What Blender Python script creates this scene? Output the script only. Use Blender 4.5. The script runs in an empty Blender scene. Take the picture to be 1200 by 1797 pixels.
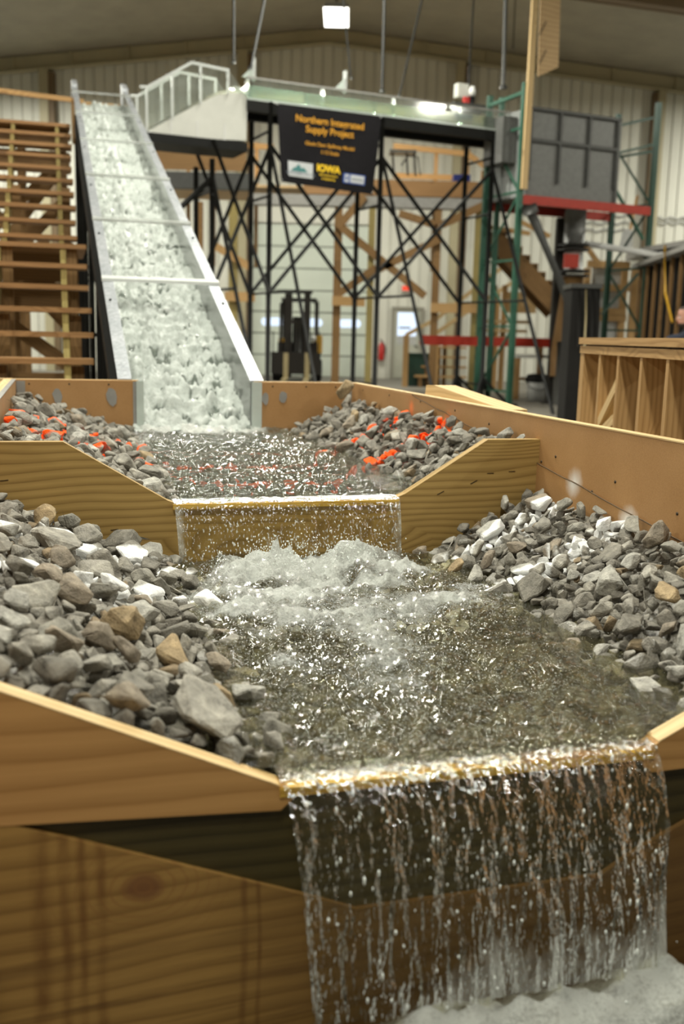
import bpy, bmesh, math, random
import numpy as np
from mathutils import Vector, Matrix

random.seed(11)
RNG = np.random.default_rng(11)
scene = bpy.context.scene
COL = scene.collection

# ------------------------------------------------------------------ camera
CAM_H, PITCH, ROLL, FPX = 1.25, math.radians(10.0), math.radians(1.4), 1750.0
CF = Vector((0, math.cos(PITCH), -math.sin(PITCH)))
_U0 = Vector((0, math.sin(PITCH), math.cos(PITCH)))
CR = Vector((1, 0, 0)) * math.cos(ROLL) + _U0 * math.sin(ROLL)
CU = _U0 * math.cos(ROLL) - Vector((1, 0, 0)) * math.sin(ROLL)
CP = Vector((0, 0, CAM_H))
cam_data = bpy.data.cameras.new('camera')
cam = bpy.data.objects.new('camera', cam_data)
COL.objects.link(cam)
cam.matrix_world = Matrix(((CR.x, CU.x, -CF.x, CP.x), (CR.y, CU.y, -CF.y, CP.y), (CR.z, CU.z, -CF.z, CP.z), (0, 0, 0, 1)))
cam_data.sensor_fit = 'VERTICAL'
cam_data.sensor_height = 36.0
cam_data.sensor_width = 24.0
cam_data.lens = 36.0 * FPX / 1797.0
cam_data.clip_start = 0.05
cam_data.clip_end = 200
cam_data.dof.use_dof = True
cam_data.dof.focus_distance = 2.9
cam_data.dof.aperture_fstop = 2.7
scene.camera = cam

# ------------------------------------------------------------------ world and exposure
world = bpy.data.worlds.new('world')
scene.world = world
world.use_nodes = True
world.node_tree.nodes['Background'].inputs[0].default_value = (0.75, 0.8, 0.9, 1)
world.node_tree.nodes['Background'].inputs[1].default_value = 0.008
scene.view_settings.view_transform = 'Standard'
scene.view_settings.look = 'None'
scene.view_settings.gamma = 1.0
scene.view_settings.use_curve_mapping = False
scene.view_settings.exposure = 0.0
scene.cycles.max_bounces = 7
scene.cycles.diffuse_bounces = 3
scene.cycles.glossy_bounces = 3
scene.cycles.transparent_max_bounces = 14
LAMP_W = 520.0
LAMP_COL = (1.0, 0.99, 0.87)

# ------------------------------------------------------------------ frames and helpers
PSI = math.radians(16.0)        # the channel runs away to the left
PHI = math.radians(24.5)        # the overhead flume and its scaffold
CH = Matrix.Rotation(PSI, 4, 'Z')
FL = Matrix.Translation((-1.35, 17.45, 0)) @ Matrix.Rotation(PHI, 4, 'Z')
ID = Matrix.Identity(4)


def ray(x, y):
    return CF + CR * ((x - 600) / FPX) - CU * ((y - 898.5) / FPX)


def at(x, y, Y):
    d = ray(x, y)
    return CP + d * (Y / d.y)


def atz(x, y, z):
    d = ray(x, y)
    return CP + d * ((z - CAM_H) / d.z)


def on_frame(x, y, M, n=0.0):
    """meet the plane local-y = n of a frame; gives its local point"""
    inv = M.inverted()
    p = inv @ CP
    d = inv.to_3x3() @ ray(x, y)
    return p + d * ((n - p.y) / d.y)


class MB:
    def __init__(s, M=ID):
        s.v, s.f, s.uv, s.M, s.sm = [], [], [], M, []

    def face(s, pts, uvs=None, smooth=False):
        i = len(s.v)
        s.v += [tuple(s.M @ Vector(p)) for p in pts]
        s.f.append(tuple(range(i, i + len(pts))))
        s.uv.append(uvs or [(0, 0)] * len(pts))
        s.sm.append(smooth)

    def hexa(s, c, ax, off=None):
        """c centre, ax three half-axis vectors, longest axis carries the grain"""
        c = Vector(c)
        ax = [Vector(a) for a in ax]
        L = [a.length for a in ax]
        g = max(range(3), key=lambda k: L[k])
        o = off or (random.uniform(0, 40), random.uniform(0, 40))
        idx = [(0, 1, 2), (1, 2, 0), (2, 0, 1)]
        for (i, j, k) in idx:
            for sg in (-1, 1):
                quad = [(-1, -1), (1, -1), (1, 1), (-1, 1)]
                if sg < 0:
                    quad = quad[::-1]
                pts, uvs = [], []
                for (a, b) in quad:
                    pts.append(c + ax[k] * sg + ax[i] * a + ax[j] * b)
                    ua, ub = a * L[i], b * L[j]
                    if i == g:
                        uv = (ua + o[0], ub + o[1] + 0.37 * k * sg)
                    elif j == g:
                        uv = (ub + o[0], ua + o[1] + 0.37 * k * sg)
                    else:
                        uv = (ua * 0.05 + o[0], ub + o[1])
                    uvs.append(uv)
                s.face(pts, uvs)
        return s

    def box(s, x0, x1, y0, y1, z0, z1):
        return s.hexa(((x0 + x1) / 2, (y0 + y1) / 2, (z0 + z1) / 2),
                      ((abs(x1 - x0) / 2, 0, 0), (0, abs(y1 - y0) / 2, 0), (0, 0, abs(z1 - z0) / 2)))

    def bar(s, p, q, w, h=None, up=(0, 0, 1)):
        """square bar from p to q, w across, h along 'up'"""
        p, q = Vector(p), Vector(q)
        h = w if h is None else h
        d = (q - p)
        L = d.length
        d.normalize()
        u = Vector(up)
        if abs(d.dot(u)) > 0.97:
            u = Vector((0, 1, 0))
        sx = d.cross(u).normalized()
        u = sx.cross(d).normalized()
        return s.hexa((p + q) / 2, (d * (L / 2), sx * (w / 2), u * (h / 2)))

    def tube(s, pts, r, n=8, cap=True, radii=None):
        pts = [Vector(p) for p in pts]
        rings = []
        for i, p in enumerate(pts):
            a = pts[max(i - 1, 0)]
            b = pts[min(i + 1, len(pts) - 1)]
            d = (b - a).normalized()
            u = Vector((0, 0, 1)) if abs(d.z) < 0.9 else Vector((0, 1, 0))
            sx = d.cross(u).normalized()
            u = sx.cross(d).normalized()
            rr = radii[i] if radii else r
            rings.append([p + (sx * math.cos(2 * math.pi * k / n) + u * math.sin(2 * math.pi * k / n)) * rr for k in range(n)])
        for i in range(len(rings) - 1):
            for k in range(n):
                k2 = (k + 1) % n
                s.face([rings[i][k], rings[i + 1][k], rings[i + 1][k2], rings[i][k2]], None, True)
        if cap:
            s.face(rings[0][::-1])
            s.face(rings[-1])
        return s

    def prism(s, poly, y0, y1, grain=0.0):
        """poly in the (x, z) plane pushed from y0 to y1; poly anticlockwise as seen from -y"""
        o = (random.uniform(0, 30), random.uniform(0, 30))
        ca, sa = math.cos(grain), math.sin(grain)
        uvf = lambda x, z: (x * ca + z * sa + o[0], z * ca - x * sa + o[1])
        s.face([(x, y0, z) for x, z in poly], [uvf(x, z) for x, z in poly])
        s.face([(x, y1, z) for x, z in poly[::-1]], [uvf(x, z) for x, z in poly[::-1]])
        n = len(poly)
        for i in range(n):
            (xa, za), (xb, zb) = poly[i], poly[(i + 1) % n]
            L = math.hypot(xb - xa, zb - za)
            uv = [(o[0], o[1]), (o[0], o[1] + abs(y1 - y0)), (o[0] + L, o[1] + abs(y1 - y0)), (o[0] + L, o[1])]
            s.face([(xa, y0, za), (xa, y1, za), (xb, y1, zb), (xb, y0, zb)], uv)
        return s

    def lathe(s, c, prof, n=16):
        """profile of (r, z) turned about a vertical axis at c"""
        c = Vector(c)
        P = lambda r, z, k: c + Vector((r * math.cos(2 * math.pi * k / n), r * math.sin(2 * math.pi * k / n), z))
        for (r0, z0), (r1, z1) in zip(prof, prof[1:]):
            for k in range(n):
                q = [P(r0, z0, k), P(r0, z0, k + 1), P(r1, z1, k + 1), P(r1, z1, k)]
                if r0 < 1e-6:
                    q = [q[0], q[2], q[3]]
                elif r1 < 1e-6:
                    q = q[:3]
                s.face(q, None, True)
        return s

    def mesh(s, name):
        me = bpy.data.meshes.new(name)
        me.from_pydata(s.v, [], s.f)
        uvl = me.uv_layers.new(name='UVMap')
        flat = [c for fu in s.uv for uv in fu for c in uv]
        uvl.data.foreach_set('uv', flat)
        me.polygons.foreach_set('use_smooth', s.sm)
        if any(s.sm):
            bm = bmesh.new()
            bm.from_mesh(me)
            bmesh.ops.remove_doubles(bm, verts=bm.verts, dist=1e-6)
            bm.to_mesh(me)
            bm.free()
        me.update()
        return me

    def build(s, name, mat, parent=None):
        return link(name, s.mesh(name), mat, parent)


def link(name, me, mat, parent=None):
    o = bpy.data.objects.new(name, me)
    COL.objects.link(o)
    if mat is not None and len(me.materials) == 0:
        me.materials.append(mat)
    if parent is not None:
        o.parent = parent
        if parent.type == 'EMPTY':
            o.matrix_parent_inverse = Matrix.Translation(parent.location).inverted()
    return o


def tag(o, label=None, cat=None, group=None, kind=None):
    if label: o['label'] = label
    if cat: o['category'] = cat
    if group: o['group'] = group
    if kind: o['kind'] = kind
    return o


def thing(name, loc, label, cat, group=None):
    o = bpy.data.objects.new(name, None)
    o.empty_display_size = 0.1
    COL.objects.link(o)
    o.location = loc
    return tag(o, label, cat, group)


def struct(o, label=None):
    return tag(o, label, None, None, 'structure')


# ------------------------------------------------------------------ numpy noise
_PERM = RNG.random((256, 256)).astype(np.float64)


def vnoise(x, y):
    xi = np.floor(x).astype(int); yi = np.floor(y).astype(int)
    fx = x - xi; fy = y - yi
    fx = fx * fx * fx * (fx * (fx * 6 - 15) + 10); fy = fy * fy * fy * (fy * (fy * 6 - 15) + 10)
    a = _PERM[xi & 255, yi & 255]; b = _PERM[(xi + 1) & 255, yi & 255]
    c = _PERM[xi & 255, (yi + 1) & 255]; d = _PERM[(xi + 1) & 255, (yi + 1) & 255]
    return (a * (1 - fx) + b * fx) * (1 - fy) + (c * (1 - fx) + d * fx) * fy


def fbm(x, y, oct=4, gain=0.5, lac=2.03):
    t = 0; a = 1; n = 0
    for k in range(oct):
        t = t + a * vnoise(x + 17.3 * k, y - 9.1 * k)
        n += a; a *= gain; x = x * lac; y = y * lac
    return t / n


def grid_mesh(name, P, attrs=None, smooth=True):
    """P array (nu, nv, 3) -> mesh, float point attributes"""
    nu, nv = P.shape[:2]
    me = bpy.data.meshes.new(name)
    idx = np.arange(nu * nv).reshape(nu, nv)
    q = np.stack([idx[:-1, :-1], idx[1:, :-1], idx[1:, 1:], idx[:-1, 1:]], -1).reshape(-1, 4)
    me.vertices.add(nu * nv)
    me.vertices.foreach_set('co', P.reshape(-1, 3).astype(np.float32).ravel())
    me.loops.add(q.size)
    me.loops.foreach_set('vertex_index', q.ravel().astype(np.int32))
    me.polygons.add(len(q))
    me.polygons.foreach_set('loop_start', np.arange(0, q.size, 4, dtype=np.int32))
    me.polygons.foreach_set('use_smooth', np.full(len(q), smooth))
    me.update(calc_edges=True)
    for k, a in (attrs or {}).items():
        at_ = me.attributes.new(k, 'FLOAT', 'POINT')
        at_.data.foreach_set('value', np.clip(a, 0, 1).astype(np.float32).ravel())
    return me


def ch_np(u, v, z):
    c, s = math.cos(PSI), math.sin(PSI)
    return np.stack([u * c - v * s, u * s + v * c, z], -1)


# ------------------------------------------------------------------ materials
class NT:
    def __init__(s, name):
        s.m = bpy.data.materials.new(name)
        s.m.use_nodes = True
        s.t = s.m.node_tree
        s.t.nodes.clear()
        s.out = s.t.nodes.new('ShaderNodeOutputMaterial')

    def n(s, typ, props=None, **ins):
        nd = s.t.nodes.new('ShaderNode' + typ)
        for k, v in (props or {}).items():
            setattr(nd, k, v)
        for k, v in ins.items():
            key = int(k[1:]) if k[0] == '_' and k[1:].isdigit() else k.replace('_', ' ')
            sock = nd.inputs[key]
            if isinstance(v, bpy.types.NodeSocket):
                s.t.links.new(v, sock)
            else:
                if isinstance(v, (tuple, list)) and len(v) == 3 and sock.type == 'RGBA':
                    v = (*v, 1)
                sock.default_value = v
        return nd

    def math(s, op, a, b=0.0, clamp=False):
        return s.n('Math', {'operation': op, 'use_clamp': clamp}, _0=a, _1=b).outputs[0]

    def ramp(s, fac, stops, interp='LINEAR'):
        nd = s.n('ValToRGB', None, Fac=fac)
        cr = nd.color_ramp
        cr.interpolation = interp
        while len(cr.elements) < len(stops):
            cr.elements.new(0.5)
        for e, (p, c) in zip(cr.elements, stops):
            e.position = p
            e.color = (*c, 1) if len(c) == 3 else c
        return nd.outputs[0]

    def mix(s, fac, a, b, mode='MIX'):
        nd = s.n('MixRGB', {'blend_type': mode}, Fac=fac, Color1=a, Color2=b)
        return nd.outputs[0]

    def noise(s, vec, scale, detail=3.0, rough=0.5, dist=0.0):
        return s.n('TexNoise', None, Vector=vec, Scale=scale, Detail=detail, Roughness=rough, Distortion=dist).outputs[0]

    def mapv(s, vec, scale=(1, 1, 1), loc=(0, 0, 0)):
        return s.n('Mapping', None, Vector=vec, Scale=scale, Location=loc).outputs[0]

    def coord(s, which):
        return s.n('TexCoord').outputs[which]

    def pos(s):
        return s.n('NewGeometry').outputs['Position']

    def bump(s, h, strength=0.3, dist=0.01):
        return s.n('Bump', None, Height=h, Strength=strength, Distance=dist).outputs[0]

    def bsdf(s, col, rough=0.6, metal=0.0, normal=None, spec=0.5, **kw):
        nd = s.n('BsdfPrincipled', None, Base_Color=col, Roughness=rough, Metallic=metal)
        nd.inputs['Specular IOR Level'].default_value = spec
        if normal is not None:
            s.t.links.new(normal, nd.inputs['Normal'])
        for k, v in kw.items():
            nd.inputs[k.replace('_', ' ')].default_value = v
        return nd.outputs[0]

    def done(s, shader):
        s.t.links.new(shader, s.out.inputs['Surface'])
        return s.m


def plain(name, col, rough=0.6, metal=0.0, var=0.12, scale=12.0, spec=0.5, bump=0.0):
    t = NT(name)
    p = t.pos()
    nz = t.noise(p, scale, 4.0, 0.6)
    d = tuple(c * (1 - var) for c in col)
    l = tuple(min(1, c * (1 + var)) for c in col)
    c = t.ramp(nz, [(0.3, d), (0.7, l)])
    nrm = t.bump(nz, bump, 0.01) if bump else None
    return t.done(t.bsdf(c, rough, metal, nrm, spec))


def emit(name, col, strength):
    t = NT(name)
    e = t.n('Emission', None, Color=(*col, 1), Strength=strength)
    return t.done(e.outputs[0])


def wood(name, dark, light, rough=0.6, rings=9.0, knots=True, stain=None, spec=0.35):
    t = NT(name)
    uv = t.coord('UV')
    sep = t.n('SeparateXYZ', None, Vector=uv)
    u, v = sep.outputs[0], sep.outputs[1]
    warp = t.noise(t.mapv(uv, (1.1, 3.0, 1)), 1.0, 2.0)
    kn = t.n('TexVoronoi', None, Vector=t.mapv(uv, (1.3, 4.5, 1)), Scale=1.0)
    kd = kn.outputs['Distance']
    kf = t.math('MULTIPLY', t.math('SUBTRACT', 0.42, kd, True), 0.30 if knots else 0.0)
    vv = t.math('ADD', t.math('ADD', v, t.math('MULTIPLY', warp, 0.11)), kf)
    band = t.math('FRACT', t.math('MULTIPLY', vv, rings * 4.0))
    ring = t.ramp(band, [(0.0, (0.1, 0.1, 0.1)), (0.1, (0.35, 0.35, 0.35)), (0.55, (1, 1, 1)), (0.9, (0.75, 0.75, 0.75)), (1.0, (0.1, 0.1, 0.1))])
    fib = t.noise(t.mapv(uv, (5, 160, 1)), 1.0, 3.0, 0.6)
    big = t.noise(t.mapv(uv, (0.9, 7.0, 1)), 1.0, 3.0)
    f = t.math('ADD', t.math('MULTIPLY', ring, 0.42), t.math('ADD', t.math('MULTIPLY', fib, 0.22), t.math('MULTIPLY', big, 0.36)))
    c = t.ramp(f, [(0.25, dark), (0.75, light)])
    if knots:
        k = t.ramp(kd, [(0.05, (1, 1, 1)), (0.10, (0, 0, 0))])
        c = t.mix(t.math('MULTIPLY', k, 0.75), c, tuple(x * 0.35 for x in dark))
    if stain:
        c = stain(t, c)
    return t.done(t.bsdf(c, rough, 0.0, t.bump(f, 0.25, 0.002), spec))


M = {}
M['pine'] = wood('pine', (0.30, 0.165, 0.058), (0.50, 0.31, 0.13))
M['pine_pale'] = wood('pine_pale', (0.46, 0.30, 0.13), (0.66, 0.48, 0.245))
M['stair_wood'] = wood('stair_wood', (0.20, 0.10, 0.036), (0.36, 0.20, 0.082))
M['treated'] = wood('treated', (0.20, 0.155, 0.050), (0.35, 0.275, 0.10))
M['brown_timber'] = wood('brown_timber', (0.135, 0.072, 0.024), (0.26, 0.145, 0.054))
M['weir_wood'] = wood('weir_wood', (0.20, 0.115, 0.028), (0.42, 0.275, 0.090), rings=10.0)


def _rust(t, c):
    # rusty drip stains and a damp dark foot on the front board
    p = t.pos()
    up = t.n('VectorMath', {'operation': 'DOT_PRODUCT'}, _0=p, _1=(math.cos(PSI), math.sin(PSI), 0)).outputs['Value']
    z = t.n('SeparateXYZ', None, Vector=p).outputs[2]
    wob = t.math('MULTIPLY', t.math('SUBTRACT', t.noise(t.n('CombineXYZ', None, _0=up, _2=t.math('MULTIPLY', z, 0.6)).outputs[0], 9.0), 0.5), 0.02)
    uu = t.math('ADD', up, wob)
    for u0, w in ((-0.045, 0.009), (-0.008, 0.006), (0.018, 0.005), (0.048, 0.006), (0.275, 0.004), (0.30, 0.003)):
        d = t.math('ABSOLUTE', t.math('SUBTRACT', uu, u0))
        k = t.ramp(t.math('DIVIDE', d, w * 2), [(0.2, (1, 1, 1)), (1.0, (0, 0, 0))])
        brk = t.ramp(t.noise(t.mapv(p, (30, 30, 14)), 1.0, 3.0), [(0.35, (0.35,) * 3), (0.6, (1, 1, 1))])
        c = t.mix(t.math('MULTIPLY', t.math('MULTIPLY', k, brk), 0.62), c, (0.10, 0.035, 0.006))
    damp = t.math('MULTIPLY', t.noise(t.mapv(t.coord('UV'), (2.5, 22, 1)), 1.0, 4.0, 0.6), 1.0)
    near = t.ramp(t.math('ADD', up, t.math('MULTIPLY', damp, 0.25)), [(0.33, (0, 0, 0)), (0.60, (1, 1, 1))])
    c = t.mix(t.math('MULTIPLY', near, 0.75), c, (0.085, 0.042, 0.011))
    streak = t.ramp(t.noise(t.mapv(t.coord('UV'), (1.6, 34, 1)), 1.0, 4.0, 0.65), [(0.52, (0, 0, 0)), (0.68, (1, 1, 1))])
    low = t.ramp(z, [(0.15, (1, 1, 1)), (0.42, (0, 0, 0))])
    c = t.mix(t.math('MULTIPLY', t.math('MULTIPLY', streak, low), 0.7), c, (0.07, 0.03, 0.008))
    # a large knot
    du = t.math('MULTIPLY', t.math('SUBTRACT', up, 0.112), 1.0)
    dz = t.math('MULTIPLY', t.math('SUBTRACT', z, 0.375), 1.35)
    r = t.math('SQRT', t.math('ADD', t.math('MULTIPLY', du, du), t.math('MULTIPLY', dz, dz)))
    rr = t.math('ADD', r, t.math('MULTIPLY', t.noise(p, 25.0), 0.012))
    c = t.mix(t.ramp(rr, [(0.028, (0.8,) * 3), (0.045, (0, 0, 0))]), c, (0.14, 0.055, 0.02))
    ring = t.math('FRACT', t.math('MULTIPLY', rr, 55.0))
    rk = t.math('MULTIPLY', t.ramp(ring, [(0.0, (1,) * 3), (0.35, (0,) * 3)]), t.ramp(rr, [(0.05, (0.65,) * 3), (0.19, (0, 0, 0))]))
    return t.mix(rk, c, (0.2, 0.09, 0.025))


M['front_wood'] = wood('front_wood', (0.165, 0.085, 0.020), (0.32, 0.185, 0.052), rings=7.0, knots=False, stain=_rust)
M['upper_wood'] = wood('upper_wood', (0.29, 0.145, 0.042), (0.46, 0.255, 0.09), rings=6.0, knots=False)
M['shaded_wet_wood'] = wood('shaded_wet_wood', (0.022, 0.017, 0.006), (0.060, 0.046, 0.016), rough=0.35, knots=False)  # wet wood, with the shade below the upper board put into its colour


def _mdf():
    t = NT('hardboard')
    p = t.pos()
    n1 = t.noise(p, 260.0, 2.0)
    n2 = t.noise(p, 5.0, 3.0)
    c = t.ramp(t.math('ADD', t.math('MULTIPLY', n1, 0.5), t.math('MULTIPLY', n2, 0.5)), [(0.3, (0.32, 0.165, 0.058)), (0.7, (0.43, 0.240, 0.098))])
    # overspray from the painted lines, where the sprayer met the wall
    for (vv, zz, col, r) in ((2.86, 0.80, (0.85, 0.85, 0.82), 0.05), (2.53, 0.735, (0.85, 0.85, 0.82), 0.05), (3.97, 0.90, (0.8, 0.22, 0.05), 0.05), (4.42, 0.93, (0.8, 0.22, 0.05), 0.04)):
        q = CH @ Vector((1.6, vv, zz))
        d = t.n('VectorMath', {'operation': 'DISTANCE'}, _0=p, _1=tuple(q)).outputs['Value']
        k = t.ramp(t.math('ADD', d, t.math('MULTIPLY', t.noise(p, 40.0), 0.02)), [(r * 0.3, (0.8,) * 3), (r * 1.3, (0, 0, 0))])
        c = t.mix(k, c, col)
    return t.done(t.bsdf(c, 0.55, 0, t.bump(n1, 0.05, 0.001), 0.4))


M['hardboard'] = _mdf()


def paint_lines(t, c):
    """orange and white sprayed lines across the channel"""
    p = t.pos()
    cu, sn = math.cos(PSI), math.sin(PSI)
    v = t.n('VectorMath', {'operation': 'DOT_PRODUCT'}, _0=p, _1=(-sn, cu, 0)).outputs['Value']
    u = t.n('VectorMath', {'operation': 'DOT_PRODUCT'}, _0=p, _1=(cu, sn, 0)).outputs['Value']
    wob = t.math('MULTIPLY', t.math('SUBTRACT', t.noise(p, 6.0, 2.0), 0.5), 0.09)
    fine = t.math('MULTIPLY', t.math('SUBTRACT', t.noise(p, 45.0, 2.0), 0.5), 0.03)
    # on the left bank the lines swing a little downstream
    bend = t.math('MULTIPLY', t.math('SUBTRACT', 0.35, u, True), 0.45)
    vv = t.math('ADD', t.math('ADD', t.math('ADD', v, wob), fine), bend)
    for v0, w, col, gap in ((4.42, 0.046, (0.95, 0.11, 0.008), 0.27), (3.93, 0.046, (0.95, 0.11, 0.008), 0.27), (2.88, 0.040, (0.80, 0.80, 0.78), 0.32), (2.53, 0.040, (0.80, 0.80, 0.78), 0.32)):
        d = t.math('ABSOLUTE', t.math('SUBTRACT', vv, v0))
        k = t.ramp(t.math('DIVIDE', d, w), [(0.7, (1, 1, 1)), (1.15, (0, 0, 0))])
        g = t.ramp(t.noise(p, 13.0, 1.0), [(gap, (0, 0, 0)), (gap + 0.05, (1, 1, 1))])
        c = t.mix(t.math('MULTIPLY', k, g), c, col)
    return c


def rock_mat(name, islands, wet):
    t = NT(name)
    oc = t.coord('Object')
    p = t.pos()
    n1 = t.noise(p, 38.0, 5.0, 0.62)
    n2 = t.noise(p, 9.0, 3.0)
    n3 = t.noise(p, 220.0, 2.0)
    f = t.math('ADD', t.math('MULTIPLY', n1, 0.6), t.math('ADD', t.math('MULTIPLY', n2, 0.25), t.math('MULTIPLY', n3, 0.15)))
    tone = t.ramp(f, [(0.34, (0.30, 0.30, 0.29)), (0.43, (0.72, 0.72, 0.71)), (0.54, (1.0, 1.0, 0.98)), (0.66, (1.45, 1.44, 1.40))])
    if islands:
        r = t.n('NewGeometry').outputs['Random Per Island']
        base = t.ramp(r, [(0.0, (0.19, 0.175, 0.148)), (0.35, (0.27, 0.25, 0.215)), (0.6, (0.32, 0.30, 0.26)), (0.85, (0.22, 0.20, 0.168)), (0.95, (0.27, 0.205, 0.13)), (1.0, (0.36, 0.35, 0.315))], 'CONSTANT')
    else:
        base = t.n('ObjectInfo').outputs['Color']
    c = t.mix(1.0, base, tone, 'MULTIPLY')
    if wet:
        c = t.mix(0.38, c, (0.045, 0.042, 0.025))
    c = paint_lines(t, c)
    return t.done(t.bsdf(c, 0.25 if wet else 0.78, 0, t.bump(f, 0.9, 0.012), 0.5 if wet else 0.25))


M['rock'] = rock_mat('rock', False, False)
M['rock_mass'] = rock_mat('rock_mass', True, False)
M['rock_wet'] = rock_mat('rock_wet', True, True)


def water_mat(name, tint, murk, murk_col, foam_col=(0.68, 0.70, 0.65), bscale=60.0, bstr=0.6, foam_scale=70.0, rough=0.04, stretch=(1, 1, 1), foam_gain=1.0, bubble_glints=0.0, bthr=0.60):
    t = NT(name)
    p = t.mapv(t.pos(), stretch)
    att = t.n('Attribute', {'attribute_name': 'foam'}).outputs['Fac']
    n1 = t.noise(p, bscale, 3.0, 0.6)
    nrm = t.bump(n1, bstr, 0.02)
    tr = t.n('BsdfTransparent', None, Color=(*tint, 1)).outputs[0]
    df = t.n('BsdfDiffuse', None, Color=(*murk_col, 1)).outputs[0]
    body = t.n('MixShader', None, Fac=murk, _1=tr, _2=df).outputs[0]
    gl = t.n('BsdfGlossy', None, Color=(1, 1, 1, 1), Roughness=rough, Normal=nrm).outputs[0]
    fr = t.n('Fresnel', None, IOR=1.36, Normal=nrm).outputs[0]
    wat = t.n('MixShader', None, Fac=t.math('MULTIPLY', fr, 1.15, True), _1=body, _2=gl).outputs[0]
    fn = t.noise(p, foam_scale, 5.0, 0.72)
    fn2 = t.noise(p, foam_scale * 0.22, 3.0, 0.6)
    thr = t.math('SUBTRACT', 1.0, att)
    fm = t.math('SUBTRACT', t.math('ADD', t.math('MULTIPLY', fn, 0.65), t.math('MULTIPLY', fn2, 0.35)), t.math('MULTIPLY', thr, 0.8))
    k = t.ramp(fm, [(0.10, (0, 0, 0)), (0.50, (1, 1, 1))])
    k = t.math('MULTIPLY', t.math('MULTIPLY', k, foam_gain), t.ramp(att, [(0.02, (0, 0, 0)), (0.12, (1, 1, 1))]))
    if bubble_glints:
        bb = t.ramp(t.noise(p, bubble_glints, 2.0, 0.5), [(bthr, (0, 0, 0)), (bthr + 0.08, (1, 1, 1))])  # white specks: bubbles, plus water glints painted in as white
        bb = t.math('MULTIPLY', bb, t.ramp(att, [(0.05, (0, 0, 0)), (0.30, (0.8,) * 3)]))
        k = t.math('MAXIMUM', k, bb)
    fo = t.bsdf(foam_col, 0.3, 0, t.bump(fn, 0.9, 0.012), 0.5)
    return t.done(t.n('MixShader', None, Fac=k, _1=wat, _2=fo).outputs[0])


M['water'] = water_mat('water', (0.83, 0.80, 0.60), 0.07, (0.20, 0.19, 0.11), bscale=70.0, bstr=1.0, foam_scale=150.0, rough=0.03, foam_gain=0.85, bubble_glints=260.0)
M['water_far'] = water_mat('water_far', (0.74, 0.75, 0.64), 0.10, (0.20, 0.20, 0.15), bscale=60.0, bstr=1.0, foam_scale=120.0, rough=0.04, foam_gain=0.8, bubble_glints=220.0)
M['nappe'] = water_mat('nappe', (0.93, 0.92, 0.80), 0.03, (0.30, 0.28, 0.18), bscale=42.0, bstr=0.75, foam_scale=75.0, stretch=(1, 1, 0.4), foam_gain=0.6, bubble_glints=170.0)
M['nappe_near'] = water_mat('nappe_near', (0.90, 0.88, 0.74), 0.03, (0.30, 0.28, 0.18), bscale=46.0, bstr=1.0, foam_scale=60.0, stretch=(1, 1, 0.22), foam_gain=0.55, bubble_glints=130.0, bthr=0.66)  # specks here stand in for glints on the falling sheet
M['chute_foam'] = water_mat('chute_foam', (0.45, 0.5, 0.45), 0.45, (0.30, 0.34, 0.30), foam_col=(0.50, 0.535, 0.50), bscale=40.0, bstr=0.8, foam_scale=60.0)


def acrylic(name, tint, haze, hcol, rough=0.08):
    t = NT(name)
    tr = t.n('BsdfTransparent', None, Color=(*tint, 1)).outputs[0]
    p = t.pos()
    df = t.n('BsdfDiffuse', None, Color=(*hcol, 1)).outputs[0]
    smear = t.math('MULTIPLY', t.ramp(t.noise(p, 5.0, 4.0, 0.6), [(0.3, (0.5,) * 3), (0.75, (1.4,) * 3)]), haze)
    b = t.n('MixShader', None, Fac=smear, _1=tr, _2=df).outputs[0]
    gl = t.n('BsdfGlossy', None, Color=(1, 1, 1, 1), Roughness=rough).outputs[0]
    fr = t.n('Fresnel', None, IOR=1.45).outputs[0]
    return t.done(t.n('MixShader', None, Fac=fr, _1=b, _2=gl).outputs[0])


M['acrylic'] = acrylic('acrylic', (0.93, 0.95, 0.93), 0.10, (0.6, 0.63, 0.6))
M['acrylic_wet'] = acrylic('acrylic_wet', (0.85, 0.87, 0.85), 0.30, (0.55, 0.57, 0.54), 0.15)
M['acrylic_bar'] = acrylic('acrylic_bar', (0.9, 0.92, 0.9), 0.38, (0.72, 0.74, 0.72))
M['acrylic_edge'] = plain('acrylic_edge', (0.46, 0.51, 0.47), 0.2, var=0.06)
M['acrylic_frame'] = plain('acrylic_frame', (0.58, 0.60, 0.58), 0.3, var=0.05)
M['flume_water'] = acrylic('flume_water', (0.76, 0.86, 0.79), 0.25, (0.46, 0.56, 0.50))


def _galv():
    t = NT('galvanised')
    p = t.pos()
    vo = t.n('TexVoronoi', None, Vector=p, Scale=55.0)
    c = t.mix(0.55, t.ramp(vo.outputs['Color'], [(0.2, (0.26, 0.275, 0.30)), (0.9, (0.55, 0.57, 0.60))]), t.ramp(t.noise(p, 4.0, 3.0), [(0.3, (0.27, 0.29, 0.31)), (0.7, (0.48, 0.49, 0.51))]))
    return t.done(t.bsdf(c, 0.42, 0.55, None, 0.5))


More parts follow.
